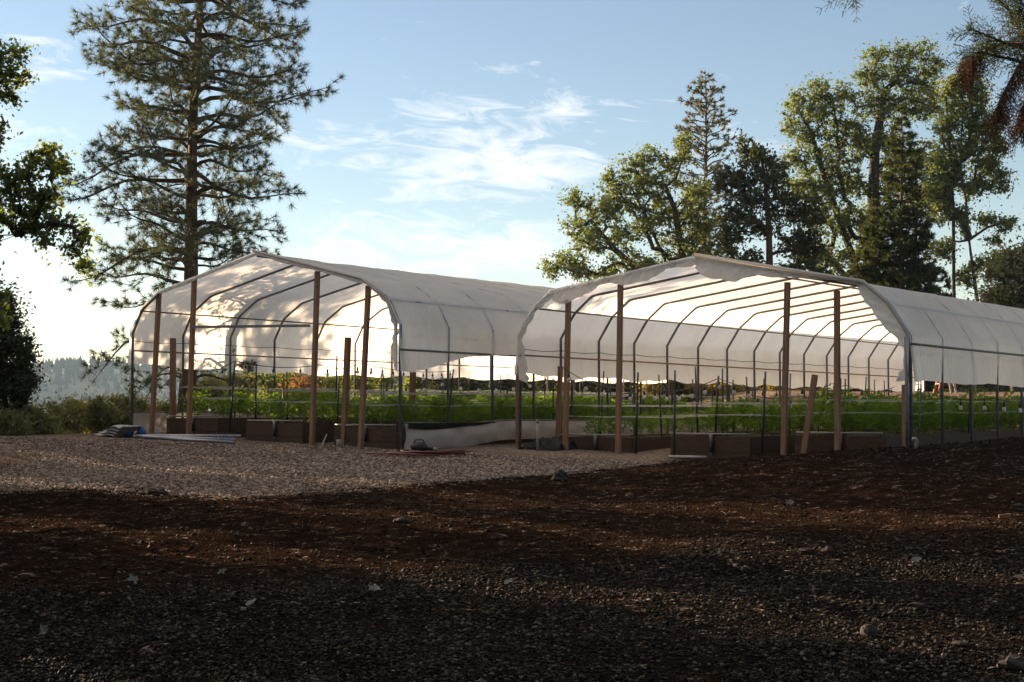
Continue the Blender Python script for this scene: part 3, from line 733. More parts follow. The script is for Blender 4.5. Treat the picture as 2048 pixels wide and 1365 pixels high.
# --- bushes
def bush(label, px, py, rx, ry, Y, leaf, seed, per=70, n=60, size=.07, rc=.22, group=None, name='bush', stems=True):
    rng = np.random.default_rng(seed)
    bl = [(px + rx * .6 * math.cos(k * 1.3 + seed), py + ry * .45 * math.sin(k * 2.1 + seed) - ry * .1, rx * .55, ry * .6, rng.standard_normal() * .3) for k in range(5)] + [(px, py - ry * .35, rx * .5, ry * .6)]
    b0 = P(px, py, Y); b0[2] = min(gz(b0[0], b0[1]), b0[2] - ry * Y / F_PX * .6) - .1
    k = Y / F_PX
    # fill down to the soil so that the bush stands on it
    fill = b0 + np.stack([rng.standard_normal(25) * rx * k * .5, rng.standard_normal(25) * rx * k * .4, rng.random(25) * max(.3, P(px, py, Y)[2] - b0[2])], -1)
    return broadleaf(name, label, 'bush', [[b0, (b0 + P(px, py, Y)) / 2 + np.array([.05, 0, 0]), P(px, py - ry * .3, Y)]], bl, Y, per, n, rc, size, leaf, 'grey_bark', seed, .05, group, r_tip=.006, extra=fill)
GB = 'bushes along the bank beyond the left greenhouse'
for i, (px, py, rx, ry, Y, lf, lab) in enumerate([
    (22, 868, 44, 44, 29.5, 'bush_leaf', 'olive bush under the dark tree at the left edge'),
    (75, 858, 44, 42, 31, 'bush_leaf', 'dark hollow bush second from the left edge of the bank'),
    (122, 848, 40, 40, 33, 'bush_leaf', 'grey green bush in the middle of the bank left of the left greenhouse'),
    (168, 835, 40, 42, 34, 'bush_leaf', 'taller bush with yellow tinged top on the bank'),
    (205, 838, 36, 42, 33.5, 'bush_leaf', 'bush beside the folded tarp left of the left greenhouse'),
    (240, 835, 36, 40, 34.5, 'bush_leaf', 'round bush directly behind the left corner leg of the left greenhouse'),
    (285, 838, 34, 34, 35, 'yellow_leaf', 'yellowish bush seen through the first opening of the left greenhouse'),
    (335, 838, 34, 34, 35.5, 'bush_leaf', 'low bush left of the pine trunk seen through the left greenhouse')]):
    bush(lab, px, py, rx, ry, Y, lf, 60 + i, group=GB)
GC = 'bushes seen through the open sides beyond the greenhouses'
for i, (px, py, rx, ry, Y, lf, lab) in enumerate([
    (425, 795, 42, 34, 42, 'bush_leaf', 'pale bush right of the pine trunk beyond the left greenhouse'),
    (475, 782, 40, 36, 46, 'bush_leaf', 'bright bush beyond the first black stakes of the left greenhouse'),
    (540, 768, 46, 36, 52, 'oak_leaf', 'green bush with rounded top in the middle of the left greenhouse view'),
    (600, 768, 46, 36, 53, 'oak_leaf', 'green bush left of the third tall post of the left greenhouse'),
    (655, 778, 40, 28, 54, 'oak_leaf', 'low green bush right of the third tall post of the left greenhouse'),
    (606, 786, 14, 16, 48, 'rust_leaf', 'small rust orange bush before the green bushes of the left greenhouse view'),
    (715, 770, 36, 34, 58, 'oak_leaf', 'bush beyond the fourth tall post of the left greenhouse'),
    (765, 766, 38, 34, 60, 'oak_leaf', 'bush left of the right front leg of the left greenhouse'),
    (830, 770, 24, 34, 58, 'oak_leaf', 'bright green bush right of the right front leg of the left greenhouse')]):
    bush(lab, px, py, rx, ry, Y, lf, 80 + i, size=.10, rc=.34, n=50, per=60, group=GC)
GD = 'dark trees of the far hedge between the greenhouses'
for i, px in enumerate(range(872, 1300, 46)):
    bush('dark tree of the far hedge, number %s from its left end' % ('first second third fourth fifth sixth seventh eighth ninth tenth'.split()[i]), px, 770 + 4 * (i % 3), 34, 36 + 3 * (i % 2), 66 + (i * 7) % 5, 'dark_leaf' if i != 5 else 'bush_leaf', 100 + i, size=.16, rc=.45, n=50, per=50, group=GD, name='hedge_tree')
GE = 'sunlit shrubs along the fence beyond the right greenhouse'
ordn = 'first second third fourth fifth sixth seventh eighth ninth tenth eleventh'.split()
for i, (px, py, rx, ry, lf, tx) in enumerate([(1310, 782, 26, 26, 'yellow_leaf', 'yellow green'), (1352, 780, 22, 28, 'dark_leaf', 'dark'), (1395, 786, 24, 24, 'yellow_leaf', 'golden brown'), (1445, 784, 26, 26, 'yellow_leaf', 'golden'), (1490, 790, 28, 26, 'bush_leaf', 'olive'),
        (1560, 792, 28, 28, 'yellow_leaf', 'bright yellow green'), (1605, 795, 28, 26, 'yellow_leaf', 'yellow'), (1660, 795, 28, 26, 'bush_leaf', 'grey green'), (1715, 798, 28, 26, 'dark_leaf', 'dark'), (1935, 790, 30, 34, 'bush_leaf', 'green'), (2010, 800, 34, 30, 'dark_leaf', 'dark leafy')]):
    bush('%s shrub, %s from the left along the far fence of the right greenhouse' % (tx, ordn[i]), px, py, rx, ry, 49.5, lf, 130 + i, size=.09, rc=.28, n=46, per=44, group=GE, name='shrub')

# ------------------------------------------------------------------ far fence and things behind the right house
YN = 51.5
fx = np.array([P(x, 800, YN)[0] for x in (1290, 1370, 1450, 1530, 1640, 1740, 1830, 1900, 2020, 2140)])
fb_ = np.array([fx[0], YN, gz(fx[0], YN)])
fence = thing('shade_fence', fb_, 'dark shade cloth fence with pale wooden posts beyond the right greenhouse', 'fence')
G = []
for k in np.linspace(0, 1, 120):
    x = fx[0] + (fx[-1] - fx[0]) * k; dy = .06 * math.sin(k * 120) + .04 * math.sin(k * 57)
    z0 = gz(x, YN)
    G.append([[x, YN + dy, z0 + hh * 1.35] for hh in np.linspace(-.04, 1, 8)])
MB().grid(np.array(G)).build('shade_cloth', MT['shade'], fence, smooth=True)
for x in fx:
    MB().beam((x, YN - .14, gz(x, YN) - .2), (x, YN - .14, gz(x, YN) + 1.5), .13, .1, (1, 0, 0)).build('post', MT['timber'], fence)
# red step ladder
lx = P(1893, 790, 44); lx[2] = gz(lx[0], lx[1])
lad = thing('step_ladder', lx, 'red step ladder standing beyond the right side of the right greenhouse', 'ladder')
for nm, dx, mt_ in (('front_rail', -.30, 'red'), ('rear_rail', .22, 'pvc')):
    for s_ in (-.2, .2):
        MB().beam(lx + np.array([dx, s_ * 1.2, 0]), lx + np.array([0.0, s_ * .7, 1.1]), .06, .05, (1, 0, 0)).build(nm, MT[mt_], lad)
for k in range(3):
    f = (k + 1) / 4
    MB().box(lx + np.array([-.30 * (1 - f), 0, 1.1 * f]), .09, .42, .035).build('step', MT['pvc'], lad)
MB().box(lx + np.array([-.02, 0, 1.12]), .18, .36, .05).build('top_cap', MT['red'], lad)
# rickety table frame
tx = P(1690, 800, 44); tx[2] = gz(tx[0], tx[1])
tbl = thing('work_table', tx, 'low slatted wooden bench standing beyond the far plants of the right greenhouse', 'bench')
for k in range(5):
    MB().box(tx + np.array([0, -.3 + .15 * k, .52]), 1.3, .09, .03).build('slat', MT['plank'], tbl)
for sx in (-.58, .58):
    for sy in (-.28, .28):
        MB().beam(tx + np.array([sx, sy, -.05]), tx + np.array([sx * .95, sy, .504]), .06, .06, (1, 0, 0)).build('leg', MT['plank'], tbl)

# ------------------------------------------------------------------ greenhouses
def profile(Hs, a=0.0):
    pl = [(0, Hs.prof[0][1])] + list(Hs.prof[1:]); pl = pl + [(Hs.width - x, y) for x, y in pl[:-1][::-1]]
    sag = -.05 * min(1, a / 2)
    return [np.array([x, y + Hs.tilt * (x / Hs.width - .5) + (sag if abs(x - Hs.width / 2) < .1 else 0)]) for x, y in pl]
def hoop_pts(Hs, a):
    pr = profile(Hs, a); pts = []
    gl = ground_h(*(Hs.O + AV * a)[:2]); gr = ground_h(*(Hs.O + WV * Hs.width + AV * a)[:2])
    pts.append((0, float(gl) - .1)); 
    for k, p in enumerate(pr):
        if 0 < k < len(pr) - 1 and k != 3:       # rounded bends
            d0 = pr[k - 1] - p; d1 = pr[k + 1] - p
            d0 /= np.linalg.norm(d0); d1 /= np.linalg.norm(d1)
            for u in (1, .5, 0):
                pts.append(tuple(p + .07 * (d0 * u * u + d1 * (1 - u) ** 2)))
        else: pts.append(tuple(p))
    pts.append((Hs.width, float(gr) - .1))
    return pts
def build_house(Hs, label, rail_l, rail_r, hem_l, hem_r, upper, seed):
    rng = np.random.default_rng(seed)
    base = Hs.pt(Hs.width / 2, 0, 0); base[2] = gz(base[0], base[1])
    root = thing('greenhouse', base, label, 'greenhouse', 'white film greenhouses')
    nb = int(Hs.len / Hs.bay) + 1
    for k in range(nb):
        a = k * Hs.bay
        pts = np.array([Hs.pt(x, a, h) for x, h in hoop_pts(Hs, a)])
        mb = MB(); mb.tube(pts, .024 if k else .027, 8); mb.build('hoop', MT['galv'], root, smooth=True)
    Lh = (nb - 1) * Hs.bay
    for wv, h, r in ((.045, rail_l, .017), (Hs.width + .035, rail_r, .02), (upper[0] + .04, upper[1], .017), (Hs.width - upper[0] - .02, upper[1] + Hs.tilt * .9, .019)):
        MB().tube([Hs.pt(wv, a, h - .006 * a) for a in np.linspace(-.05, Lh, 12)], r, 6).build('purlin', MT['galv'] if h != rail_l or Hs is H1 else MT['timber'], root, smooth=True)
    pr = profile(Hs, 3)
    MB().tube([Hs.pt(Hs.width / 2, a, profile(Hs, a)[3][1] - .06) for a in np.linspace(0, Lh, 14)], .017, 6).build('ridge_pipe', MT['galv'], root, smooth=True)
    for wv, h in ((.02, Hs.prof[0][1] - .12), (Hs.width - .02, Hs.prof[0][1] - .12 + Hs.tilt)):
        MB().tube([Hs.pt(wv, a, h - .03 * abs(math.sin(a * math.pi / Hs.bay))) for a in np.linspace(0, Lh, 60)], .006, 4).build('tension_wire', MT['wire'], root)
    # film cover
    na = nb * 8 - 7; av = np.linspace(-.06, Lh + .05, na)
    G, WS = [], []
    for a in av:
        p = profile(Hs, max(a, 0))
        l = [np.array([-.02, hem_l(a)])] + p + [np.array([Hs.width + .02, hem_r(a)])]
        ll = np.array(l); seg = np.linalg.norm(np.diff(ll, axis=0), axis=1); cum = np.concatenate([[0], np.cumsum(seg)])
        row = []; wr = []
        fracs = []
        cnt = [7, 5, 5, 12, 12, 5, 5, 7]
        for k, c_ in enumerate(cnt): fracs += list(cum[k] + (cum[k + 1] - cum[k]) * np.arange(c_) / c_)
        fracs.append(cum[-1])
        ph = (a / Hs.bay) % 1
        sag = math.sin(math.pi * ph) ** 2
        for f in fracs:
            x, h = np.interp(f, cum, ll[:, 0]), np.interp(f, cum, ll[:, 1])
            cx, ch = Hs.width / 2, .4
            d = np.array([(x - cx) / cx, max(0, (h - ch)) / 1.6]); d /= np.linalg.norm(d) + 1e-9
            off = .0222 - .010 * sag
            e = min(f, cum[-1] - f); flap = max(0, 1 - e / .5)
            off += flap * (.03 * math.sin(a * 2.3 + seed) + .015 * math.sin(a * 7 + seed))
            row.append(Hs.pt(x + d[0] * off, a, h + d[1] * off)); wr.append((a, f, 0))
        G.append(row); WS.append(wr)
    G = np.array(G); WS = np.array(WS)
    G += (rng.standard_normal(G.shape) * .0035)
    mb = MB(); mb.grid(G); cov = mb.build('film_cover', MT['film'], root, smooth=True); attr_ws(cov, WS.reshape(-1, 3))
    return root, Lh
def post(root, Hs, xt, yt, xb, yb, wd=.077, dp=.077, a0=.0, name='end_post', sink=.25, shift=0.06):
    "timber upright in the front frame, from its photo outline"
    r0 = P(xt, yt, 1) - np.array([0, 0, EYE]); r1 = P(xb, yb, 1) - np.array([0, 0, EYE])
    O = Hs.O + AV * (a0 + shift)
    q0 = r0 * (O.dot(AV) / r0.dot(AV)); q1 = r1 * (O.dot(AV) / r1.dot(AV))
    q0[2] += EYE; q1[2] += EYE
    q1 = q1 + (q1 - q0) / np.linalg.norm(q1 - q0) * sink
    mb = MB().beam(q0, q1, wd, dp, WV)
    return mb, q0, q1
def strip(Hs, path, width, inward, seed, a=-.07, crump=.03, nw=7, drop=None):
    "a hanging, crumpled edge of film along a path of (w, h) points in the front plane"
    rng = np.random.default_rng(seed)
    pa = np.array(path, float); seg = np.linalg.norm(np.diff(pa, axis=0), axis=1); cum = np.concatenate([[0], np.cumsum(seg)])
    n = max(20, int(cum[-1] / .035)); G, WS = [], []
    for i in range(n + 1):
        f = cum[-1] * i / n; x, h = np.interp(f, cum, pa[:, 0]), np.interp(f, cum, pa[:, 1]); wdt = width(f / cum[-1])
        row, wr = [], []
        for j in range(nw):
            v = j / (nw - 1)
            ix, ih = inward(f / cum[-1])
            cr = crump * math.sin(f * 23 + j * .9 + seed) * v + crump * .4 * math.sin(f * 37 + j * 1.3) * v * (1 + math.sin(f * 3.3 + seed)) + crump * .15 * rng.standard_normal() * v
            row.append(Hs.pt(x + ix * wdt * v, a + cr + .05 * v, h + ih * wdt * v * (1 + .22 * math.sin(f * 4.1 + seed) + .12 * math.sin(f * 9.7)))); wr.append((f, v, 0))
        G.append(row); WS.append(wr)
    mb = MB(); mb.grid(np.array(G)); return mb, np.array(WS).reshape(-1, 3)

H1r = lambda a: .62 + (.34) * sstep(a, .3, 2.2) + .02 * math.sin(a * 2.1)
g1, L1 = build_house(H1, 'left white film greenhouse with dappled tree shadows on its far wall', 1.14, 1.00, lambda a: .84 - .10 * sstep(a, 0, 6) + .03 * math.sin(a * 3.1), lambda a: float(H1r(a)), (.24, 1.93), 1)
H2l = lambda a: .57 - .008 * a + .025 * math.sin(a * 2.7) + .02 * math.sin(a * 6.1)
g2, L2 = build_house(H2, 'right white film greenhouse with crumpled film along its front edge', .93, .95, H2l, lambda a: .39 - .004 * a + .015 * math.sin(a * 2.2), (.33, 1.75), 2)
for (xt, yt, xb, yb) in ((318, 588, 303, 870), (389, 553, 377, 872), (635, 543, 624, 885), (737, 572, 721, 893)):
    post(g1, H1, xt, yt, xb, yb)[0].build('end_post', MT['timber'], g1)
for (xt, yt, xb, yb) in ((1137, 598, 1130, 912), (1241, 570, 1236, 925), (1575, 565, 1567, 918), (1674, 582, 1675, 912), (1810, 770, 1811, 905), (1037, 722, 1037, 906)):
    post(g2, H2, xt, yt, xb, yb)[0].build('end_post', MT['timber'], g2)
_, qa, _ = post(g1, H1, 389, 655, 389, 700); _, qb, _ = post(g1, H1, 624, 652, 624, 700)
MB().beam(qa - AV * .07, qb - AV * .07, .05, .04, ZV).build('door_rail', MT['galv'], g1)
# doubled leg at the right front corner
MB().tube([H2.pt(H2.width - .03, -.08, h) for h in (-.75, 0, 1.05)], .03, 8).build('corner_pipe', MT['galv'], g2, smooth=True)
# front film edges
p1 = profile(H1); p2 = profile(H2)
mb, ws = strip(H1, [(H1.width, .62), p1[-1], p1[-2], p1[-3]], lambda u: .18 * min(1, u * 6 + .25) * (1.15 - u), lambda u: (-1, -.15) if u < .5 else (-.5, -.8), 4, crump=.02)
o = mb.build('front_flap', MT['film'], g1, smooth=True); attr_ws(o, ws)
mb, ws = strip(H1, [p1[2], p1[3], p1[-3]], lambda u: .05, lambda u: (0, -1), 5, crump=.006)
o = mb.build('front_hem', MT['film'], g1, smooth=True); attr_ws(o, ws)
mb, ws = strip(H2, [p2[2] + [0, .02], p2[3] + [0, .03]], lambda u: .20 * (1 - .25 * u) + .04 * math.sin(u * 14), lambda u: (.15, -1), 6, crump=.028, nw=9)
o = mb.build('front_flap', MT['film'], g2, smooth=True); attr_ws(o, ws)
mb, ws = strip(H2, [p2[3] + [0, .03], p2[4] + [0, .02]], lambda u: .05 + .24 * math.exp(-((u - .22) / .2) ** 2) + .06 * (1 - u), lambda u: (-.2, -1), 7, crump=.03, nw=10)
o = mb.build('front_flap', MT['film'], g2, smooth=True); attr_ws(o, ws)
mb, ws = strip(H2, [p2[4] + [0, .02], p2[5], p2[6], (H2.width, .42)], lambda u: .10 + .20 * math.sin(min(1, u * 1.4) * math.pi) ** .7 + .1 * (u > .9), lambda u: (-1, -.2), 8, crump=.03, nw=9)
o = mb.build('front_flap', MT['film'], g2, smooth=True); attr_ws(o, ws)
mb, ws = strip(H2, [p2[2] + [.05, .03], p2[1] + [-.02, .02], p2[0] + [-.02, 0], (.0, .95), (.02, .5)], lambda u: .08 + .20 * u ** 1.2 + .05 * math.sin(u * 9), lambda u: (.75 - .2 * u, -.35), 9, crump=.028, nw=9)
o = mb.build('front_flap', MT['film'], g2, smooth=True); attr_ws(o, ws)
# rolled front hem pipes seen grey along the arches
for Hs, g_, rr in ((H1, g1, .026), (H2, g2, .034)):
    p = profile(Hs)
    MB().tube([Hs.pt(x, -.10, h + .035) for x, h in [p[3], p[4], p[5], p[6], (Hs.width, .45 if Hs is H2 else .62)]], rr, 7).build('hem_roll', MT['skirt'], g_, smooth=True)
# side skirts
def skirt(Hs, g_, wv, top, bot, a0, a1, seed, label=None, bulge=.05):
    rng = np.random.default_rng(seed); n = int((a1 - a0) / .09); G, WS = [], []
    for i in range(n + 1):
        a = a0 + (a1 - a0) * i / n; tz, bz = top(a), bot(a); row, wr = [], []
        for j in range(9):
            v = j / 8
            off = bulge * math.sin(v * math.pi) * (1 + .5 * math.sin(a * 5 + seed)) + .02 * math.sin(a * 14 + v * 5) * v + .008 * rng.standard_normal() * v
            row.append(Hs.pt(wv + off, a, tz + (bz - tz) * v)); wr.append((a, v, 0))
        G.append(row); WS.append(wr)
    mb = MB(); mb.grid(np.array(G)); o = mb.build('side_skirt', MT['skirt'], g_, smooth=True); attr_ws(o, np.array(WS).reshape(-1, 3))
    MB().tube([Hs.pt(wv, a, top(a)) for a in np.linspace(a0, a1, 40)], .016, 6).build('skirt_rail', MT['galv'], g_, smooth=True)
gh = lambda Hs, wv, a: float(ground_h(*(Hs.O + WV * wv + AV * a)[:2]))
skirt(H1, g1, 7.16, lambda a: -.27 + .07 * sstep(a, 1.8, 3.2) - .012 * a, lambda a: gh(H1, 7.16, a) + .0 + .1 * sstep(a, 1.6, 3), .06, L1, 3)
skirt(H1, g1, -.05, lambda a: -.10, lambda a: gh(H1, 0, a) + .03, .05, L1, 4, bulge=-.05)
# black strip folded over the right skirt of the left house
G = [[H1.pt(7.225 + .01 * math.sin(a * 9), a, -.275 - .09 * v * (1 + .35 * math.sin(a * 2.2)) * (1 - .8 * sstep(a, 2.0, 2.6))) for v in np.linspace(0, 1, 4)] for a in np.linspace(.08, 2.6, 40)]
MB().grid(np.array(G)).build('black_strip', MT['black_tarp'], g1, smooth=True)

# ------------------------------------------------------------------ raised beds
BED_H = .36
rows = ['left', 'middle', 'right']
beds = []
for hi, (Hs, hn, a1) in enumerate(((H1, 'left', 16.0), (H2, 'right', 15.6))):
    for bi, w0 in enumerate((.55, 2.85, 5.15)):
        w1 = w0 + 1.5; a0 = .45
        b0 = Hs.pt((w0 + w1) / 2, a0, 0); fl = gh(Hs, (w0 + w1) / 2, a0 + .3)
        if Hs is H2: fl = -.88 + .04 * bi
        b0[2] = EYE + fl
        top = fl + BED_H
        bd = thing('raised_bed', b0, 'long brown plank planting bed, the %s one in the %s greenhouse' % (rows[bi], hn), 'planter', 'raised planting beds')
        T = .045
        def wall(nm, wa, aa, wb_, ab, wx):
            mb = MB()
            for k in range(2):
                z0 = fl - .15 + (BED_H + .15) / 2 * k; z1 = z0 + (BED_H + .15) / 2 - .006
                pA, pB = Hs.pt(wa, aa, (z0 + z1) / 2), Hs.pt(wb_, ab, (z0 + z1) / 2)
                mb.beam(pA, pB, z1 - z0, T + .004 * k, ZV)
            mb.build(nm, MT['plank'], bd)
        wall('end_board', w0, a0, w1, a0, 1); wall('end_board', w0, a1, w1, a1, 1)
        wall('side_board', w0 + T / 2, a0 + T, w0 + T / 2, a1 - T, 1); wall('side_board', w1 - T / 2, a0 + T, w1 - T / 2, a1 - T, 1)
        n = 40; G = []
        rng = np.random.default_rng(300 + hi * 10 + bi)
        for i in range(n + 1):
            G.append([Hs.pt(w0 + T + (w1 - w0 - 2 * T) * j / 8, a0 + T + (a1 - a0 - 2 * T) * i / n, top - .05 + .015 * rng.standard_normal() + .02 * math.sin(j)) for j in range(9)])
        MB().grid(np.array(G)).build('soil', MT['soil'], bd, smooth=True)
        # water pipe across the front end with its riser
        pz = top + .035
        pf = MB(); pf.tube([Hs.pt(w0 + .02, a0 - .005, pz), Hs.pt(w1 - .02, a0 - .005, pz)], .016, 8)
        ip = pf.build('irrigation_pipe', MT['pvc'], bd, smooth=True)
        wm = (w0 + w1) / 2 + .05
        MB().tube([Hs.pt(wm, a0 - .06, pz + .005), Hs.pt(wm, a0 - .06, pz - .06), Hs.pt(wm, a0 - .06, pz - .15)], [.026, .024, .03], 8).build('fitting', MT['pvc'], ip, smooth=True)
        MB().tube([Hs.pt(wm, a0 - .06, pz - .145), Hs.pt(wm, a0 - .06, pz - .3)], .027, 8).build('valve', MT['black'], ip, smooth=True)
        MB().tube([Hs.pt(wm, a0 - .06, pz - .29), Hs.pt(wm, a0 - .06, pz - .34)], .016, 8).build('drain_cap', MT['pvc'], ip, smooth=True)
        beds.append((Hs, hn, bi, w0, w1, a0, a1, fl, top))

# ------------------------------------------------------------------ crop plants
def plant_mesh(seed, h, r, n):
    rng = np.random.default_rng(seed)
    C = []
    mb = MB(); stems = MB()
    for k in range(13):
        f = .12 + .85 * k / 13; azm = k * 2.4 + rng.random(); rr = r * (1.05 - .62 * f) * (.8 + .4 * rng.random())
        tip = np.array([math.cos(azm) * rr, math.sin(azm) * rr, h * f + rr * .45])
        stems.tube([[0, 0, h * f * .8], tip * [.6, .6, 1] - [0, 0, .04], tip], [.006, .004, .003], 3, cap=False)
        for u in (.45, .75, 1.0): C.append(tip * [u, u, 1] + [0, 0, -rr * .3 * (1 - u)])
    C.append([0, 0, h]); C.append([0, 0, h * .85])
    C = np.array(C)
    # each fan leaf is a spray of narrow leaflets
    fans = np.repeat(C, n, 0) + rng.standard_normal((len(C) * n, 3)) * r * .17
    K = len(fans); fz = rng.standard_normal((K, 3)) * .55 + [0, 0, 1]; fz /= np.linalg.norm(fz, axis=1)[:, None]
    ax = rng.standard_normal((K, 3)); ax[:, :2] += fans[:, :2] * 3; ax -= fz * (ax * fz).sum(1)[:, None]; ax /= np.linalg.norm(ax, axis=1)[:, None]
    sd_ = np.cross(fz, ax); V, Q = [], []
    for ang in (-1.15, -.55, 0, .55, 1.15):
        d = ax * math.cos(ang) + sd_ * math.sin(ang); e = np.cross(fz, d)
        l = (.075 * (1 - .3 * abs(ang)) * (.7 + .6 * rng.random((K, 1)))); wv = l * .16
        dr = -fz * l * .22
        V.append(np.stack([fans, fans + d * l * .5 + e * wv, fans + d * l + dr, fans + d * l * .5 - e * wv], 1).reshape(-1, 3))
    V = np.vstack(V); mb.add(V, np.arange(len(V)).reshape(-1, 4))
    stems.tube([[0, 0, -.03], [0, 0, h * .5], [.01, 0, h]], [.012, .009, .004], 5, cap=False)
    return mb, stems
variants = []
for k in range(4):
    lm, sm = plant_mesh(500 + k, .50 + .05 * k, .40, 7)
    sme = sm.mesh('stem'); sme.materials.append(MT['crop_leaf'])
    lme = lm.mesh('leaves'); lme.materials.append(MT['crop_leaf'])
    variants.append((sme, lme))
prng = np.random.default_rng(9)
for (Hs, hn, bi, w0, w1, a0, a1, fl, top) in beds:
    rowlab = 'bushy green leafy plant growing in the %s bed of the %s greenhouse' % (rows[bi], hn)
    for rw_ in range(2):
        na = 22
        for k in range(na):
            a = a0 + .45 + (a1 - a0 - .8) * (k + .5 * rw_) / na
            sparse = (Hs is H2 and bi == 0 and k < 8)
            if sparse and rw_ == 1 and k < 7: continue
            if Hs is H2 and bi == 1 and k < 1: continue
            p = Hs.pt(w0 + .42 + .66 * rw_ + .06 * prng.standard_normal(), a + .08 * prng.standard_normal(), top - .05)
            o = bpy.data.objects.new('crop_plant', variants[prng.integers(4)][0]); col.objects.link(o)
            lf = bpy.data.objects.new('leaves', variants[prng.integers(4)][1]); col.objects.link(lf); lf.parent = o
            s_ = (.74 + .42 * prng.random()) * (.84 if Hs is H1 else .95)
            if sparse: s_ = .62 + .2 * prng.random() - (.2 if k == 0 else 0)
            o.location = tuple(p); o.scale = (s_, s_, s_); o.rotation_euler = (0, 0, prng.random() * 6.28)
            tag(o, rowlab if not sparse else 'small upright plant with bare soil round it in the left bed of the right greenhouse', 'plant', 'plants of the %s bed in the %s greenhouse' % (rows[bi], hn) if not sparse else 'small plants in the left bed of the right greenhouse')

# ------------------------------------------------------------------ trellis stakes, netting, string lights
def stake_at(p0, p1, kind, label, group, r=.017):
    base = np.asarray(p0, float)
    st = thing('trellis_stake', base, label, 'stake', group)
    p0, p1 = np.asarray(p0, float), np.asarray(p1, float)
    if kind == 'metal':
        MB().tube([p0, p1], r * .8, 6).build('shaft', MT['galv'], st, smooth=True)
        MB().tube([p1 - ZV * .0, p1 + ZV * .02], r * .95, 6).build('cap', MT['galv'], st)
    else:
        cut = p0 + (p1 - p0) * .82
        MB().tube([p0, cut], r, 6).build('shaft', MT['black'], st, smooth=True)
        MB().tube([cut, p1], r * .85, 6).build('bare_tip', MT['galv'], st, smooth=True)
    return st
srng = np.random.default_rng(31)
tops = {}
for (Hs, hn, bi, w0, w1, a0, a1, fl, top) in beds:
    for side, wv in (('left', w0 + .1), ('right', w1 - .1)):
        tl_ = []
        n = 5
        for k in range(n):
            a = a0 + .7 + (a1 - a0 - 1.2) * (k + .35 * srng.random()) / (n - .6)
            hgt = .55 + .25 * srng.random() + (.12 if Hs is H2 else 0) - (.0 if Hs is H1 else .2)
            p0 = Hs.pt(wv, a, fl - .1); p1 = Hs.pt(wv + .07 * srng.standard_normal(), a + .05 * srng.standard_normal(), hgt)
            kd = 'metal' if srng.random() < .3 else 'black'
            stake_at(p0, p1, kd, '%s stake, %s side of the %s bed, %s greenhouse' % ('grey' if kd == 'metal' else 'black', side, rows[bi], hn), '%s stakes on the %s side of the %s bed, %s greenhouse' % (kd, side, rows[bi], hn))
            tl_.append(p1)
        tops[(hn, bi, side)] = tl_
    # two layers of netting stretched over the bed
    nt_ = thing('trellis_net', Hs.pt((w0 + w1) / 2, a0, fl), 'white string netting stretched over the %s bed of the %s greenhouse' % (rows[bi], hn), 'netting', 'trellis nets over the beds')
    for lay, hz in enumerate((top + (.40 if Hs is H1 else .36), top + (.62 if Hs is H1 else .56))):
        mb = MB()
        for j in range(6):
            wv = w0 + .06 + (w1 - w0 - .12) * j / 5
            mb.tube([Hs.pt(wv, a, hz - .03 * math.sin((a - a0) / 3.1 * math.pi) ** 2 + .01 * math.sin(a * 3 + j)) for a in np.linspace(a0 + .1, a1 - .1, 30)], .0024, 3, cap=False)
        for a in np.arange(a0 + .1, a1 - .1, .36):
            z_ = hz - .03 * math.sin((a - a0) / 3.1 * math.pi) ** 2
            mb.tube([Hs.pt(w0 + .06, a, z_), Hs.pt(w1 - .06, a, z_)], .0020, 3, cap=False)
        mb.build('net_layer', MT['string'], nt_)
# stakes singled out at the front, taken from their own outlines: (top x, y, bottom x, y, distance, kind)
for (xt, yt, xb, yb, Y, kd, lab) in [
    (470, 722, 458, 862, 29.3, 'black', 'black stake leaning right, first in front of the pine side of the left greenhouse'),
    (513, 728, 510, 858, 29.8, 'black', 'black stake with grey tip right of the leaning black stake in the left greenhouse'),
    (674, 712, 671, 860, 30.0, 'black', 'dark stake left of the short post in the left greenhouse'),
    (1276, 745, 1271, 922, 25.7, 'black', 'thick black stake right of the second tall post in the right greenhouse'),
    (1350, 741, 1348, 940, 24.9, 'black', 'tall grey tipped black stake at the front corner of the middle bed, right greenhouse'),
    (1391, 733, 1396, 850, 28.5, 'black', 'slim dark stake leaning left between two hoops of the right greenhouse'),
    (1437, 752, 1428, 895, 26.0, 'black', 'black stake with grey tip leaning right carrying the light string in the right greenhouse'),
    (1493, 754, 1497, 842, 29.0, 'black', 'black stake with grey tip leaning left near the third tall post'),
    (1531, 744, 1523, 910, 24.3, 'black', 'tallest black stake left of the third tall post of the right greenhouse')]:
    p0, p1 = P(xb, yb, Y), P(xt, yt, Y)
    p0[2] = min(p0[2], gz(p0[0], p0[1])) - .1
    stake_at(p0, p1, kd, lab, None, r=.021)
# short timber posts
for (xt, yt, xb, yb, Hs, a, lab) in [(346, 677, 345, 878, H1, .5, 'short wooden post between the two left tall posts of the left greenhouse'), (696, 675, 688, 880, H1, .45, 'short wooden post leaning beside the fourth tall post of the left greenhouse'),
        (826, 745, 823, 845, H1, 3.0, 'wooden post behind the right skirt of the left greenhouse'), (1121, 733, 1116, 885, H2, .55, 'short wooden post beside the first tall post of the right greenhouse'), (1630, 750, 1606, 915, H2, .12, 'wooden post leaning right beside the third tall post of the right greenhouse')]:
    mb, q0, q1 = post(None, Hs, xt, yt, xb, yb, wd=.09, dp=.045 if Hs is H2 else .09, shift=a, sink=.15)
    tag(mb.build('wooden_post', MT['timber'], org=q1), lab, 'post')
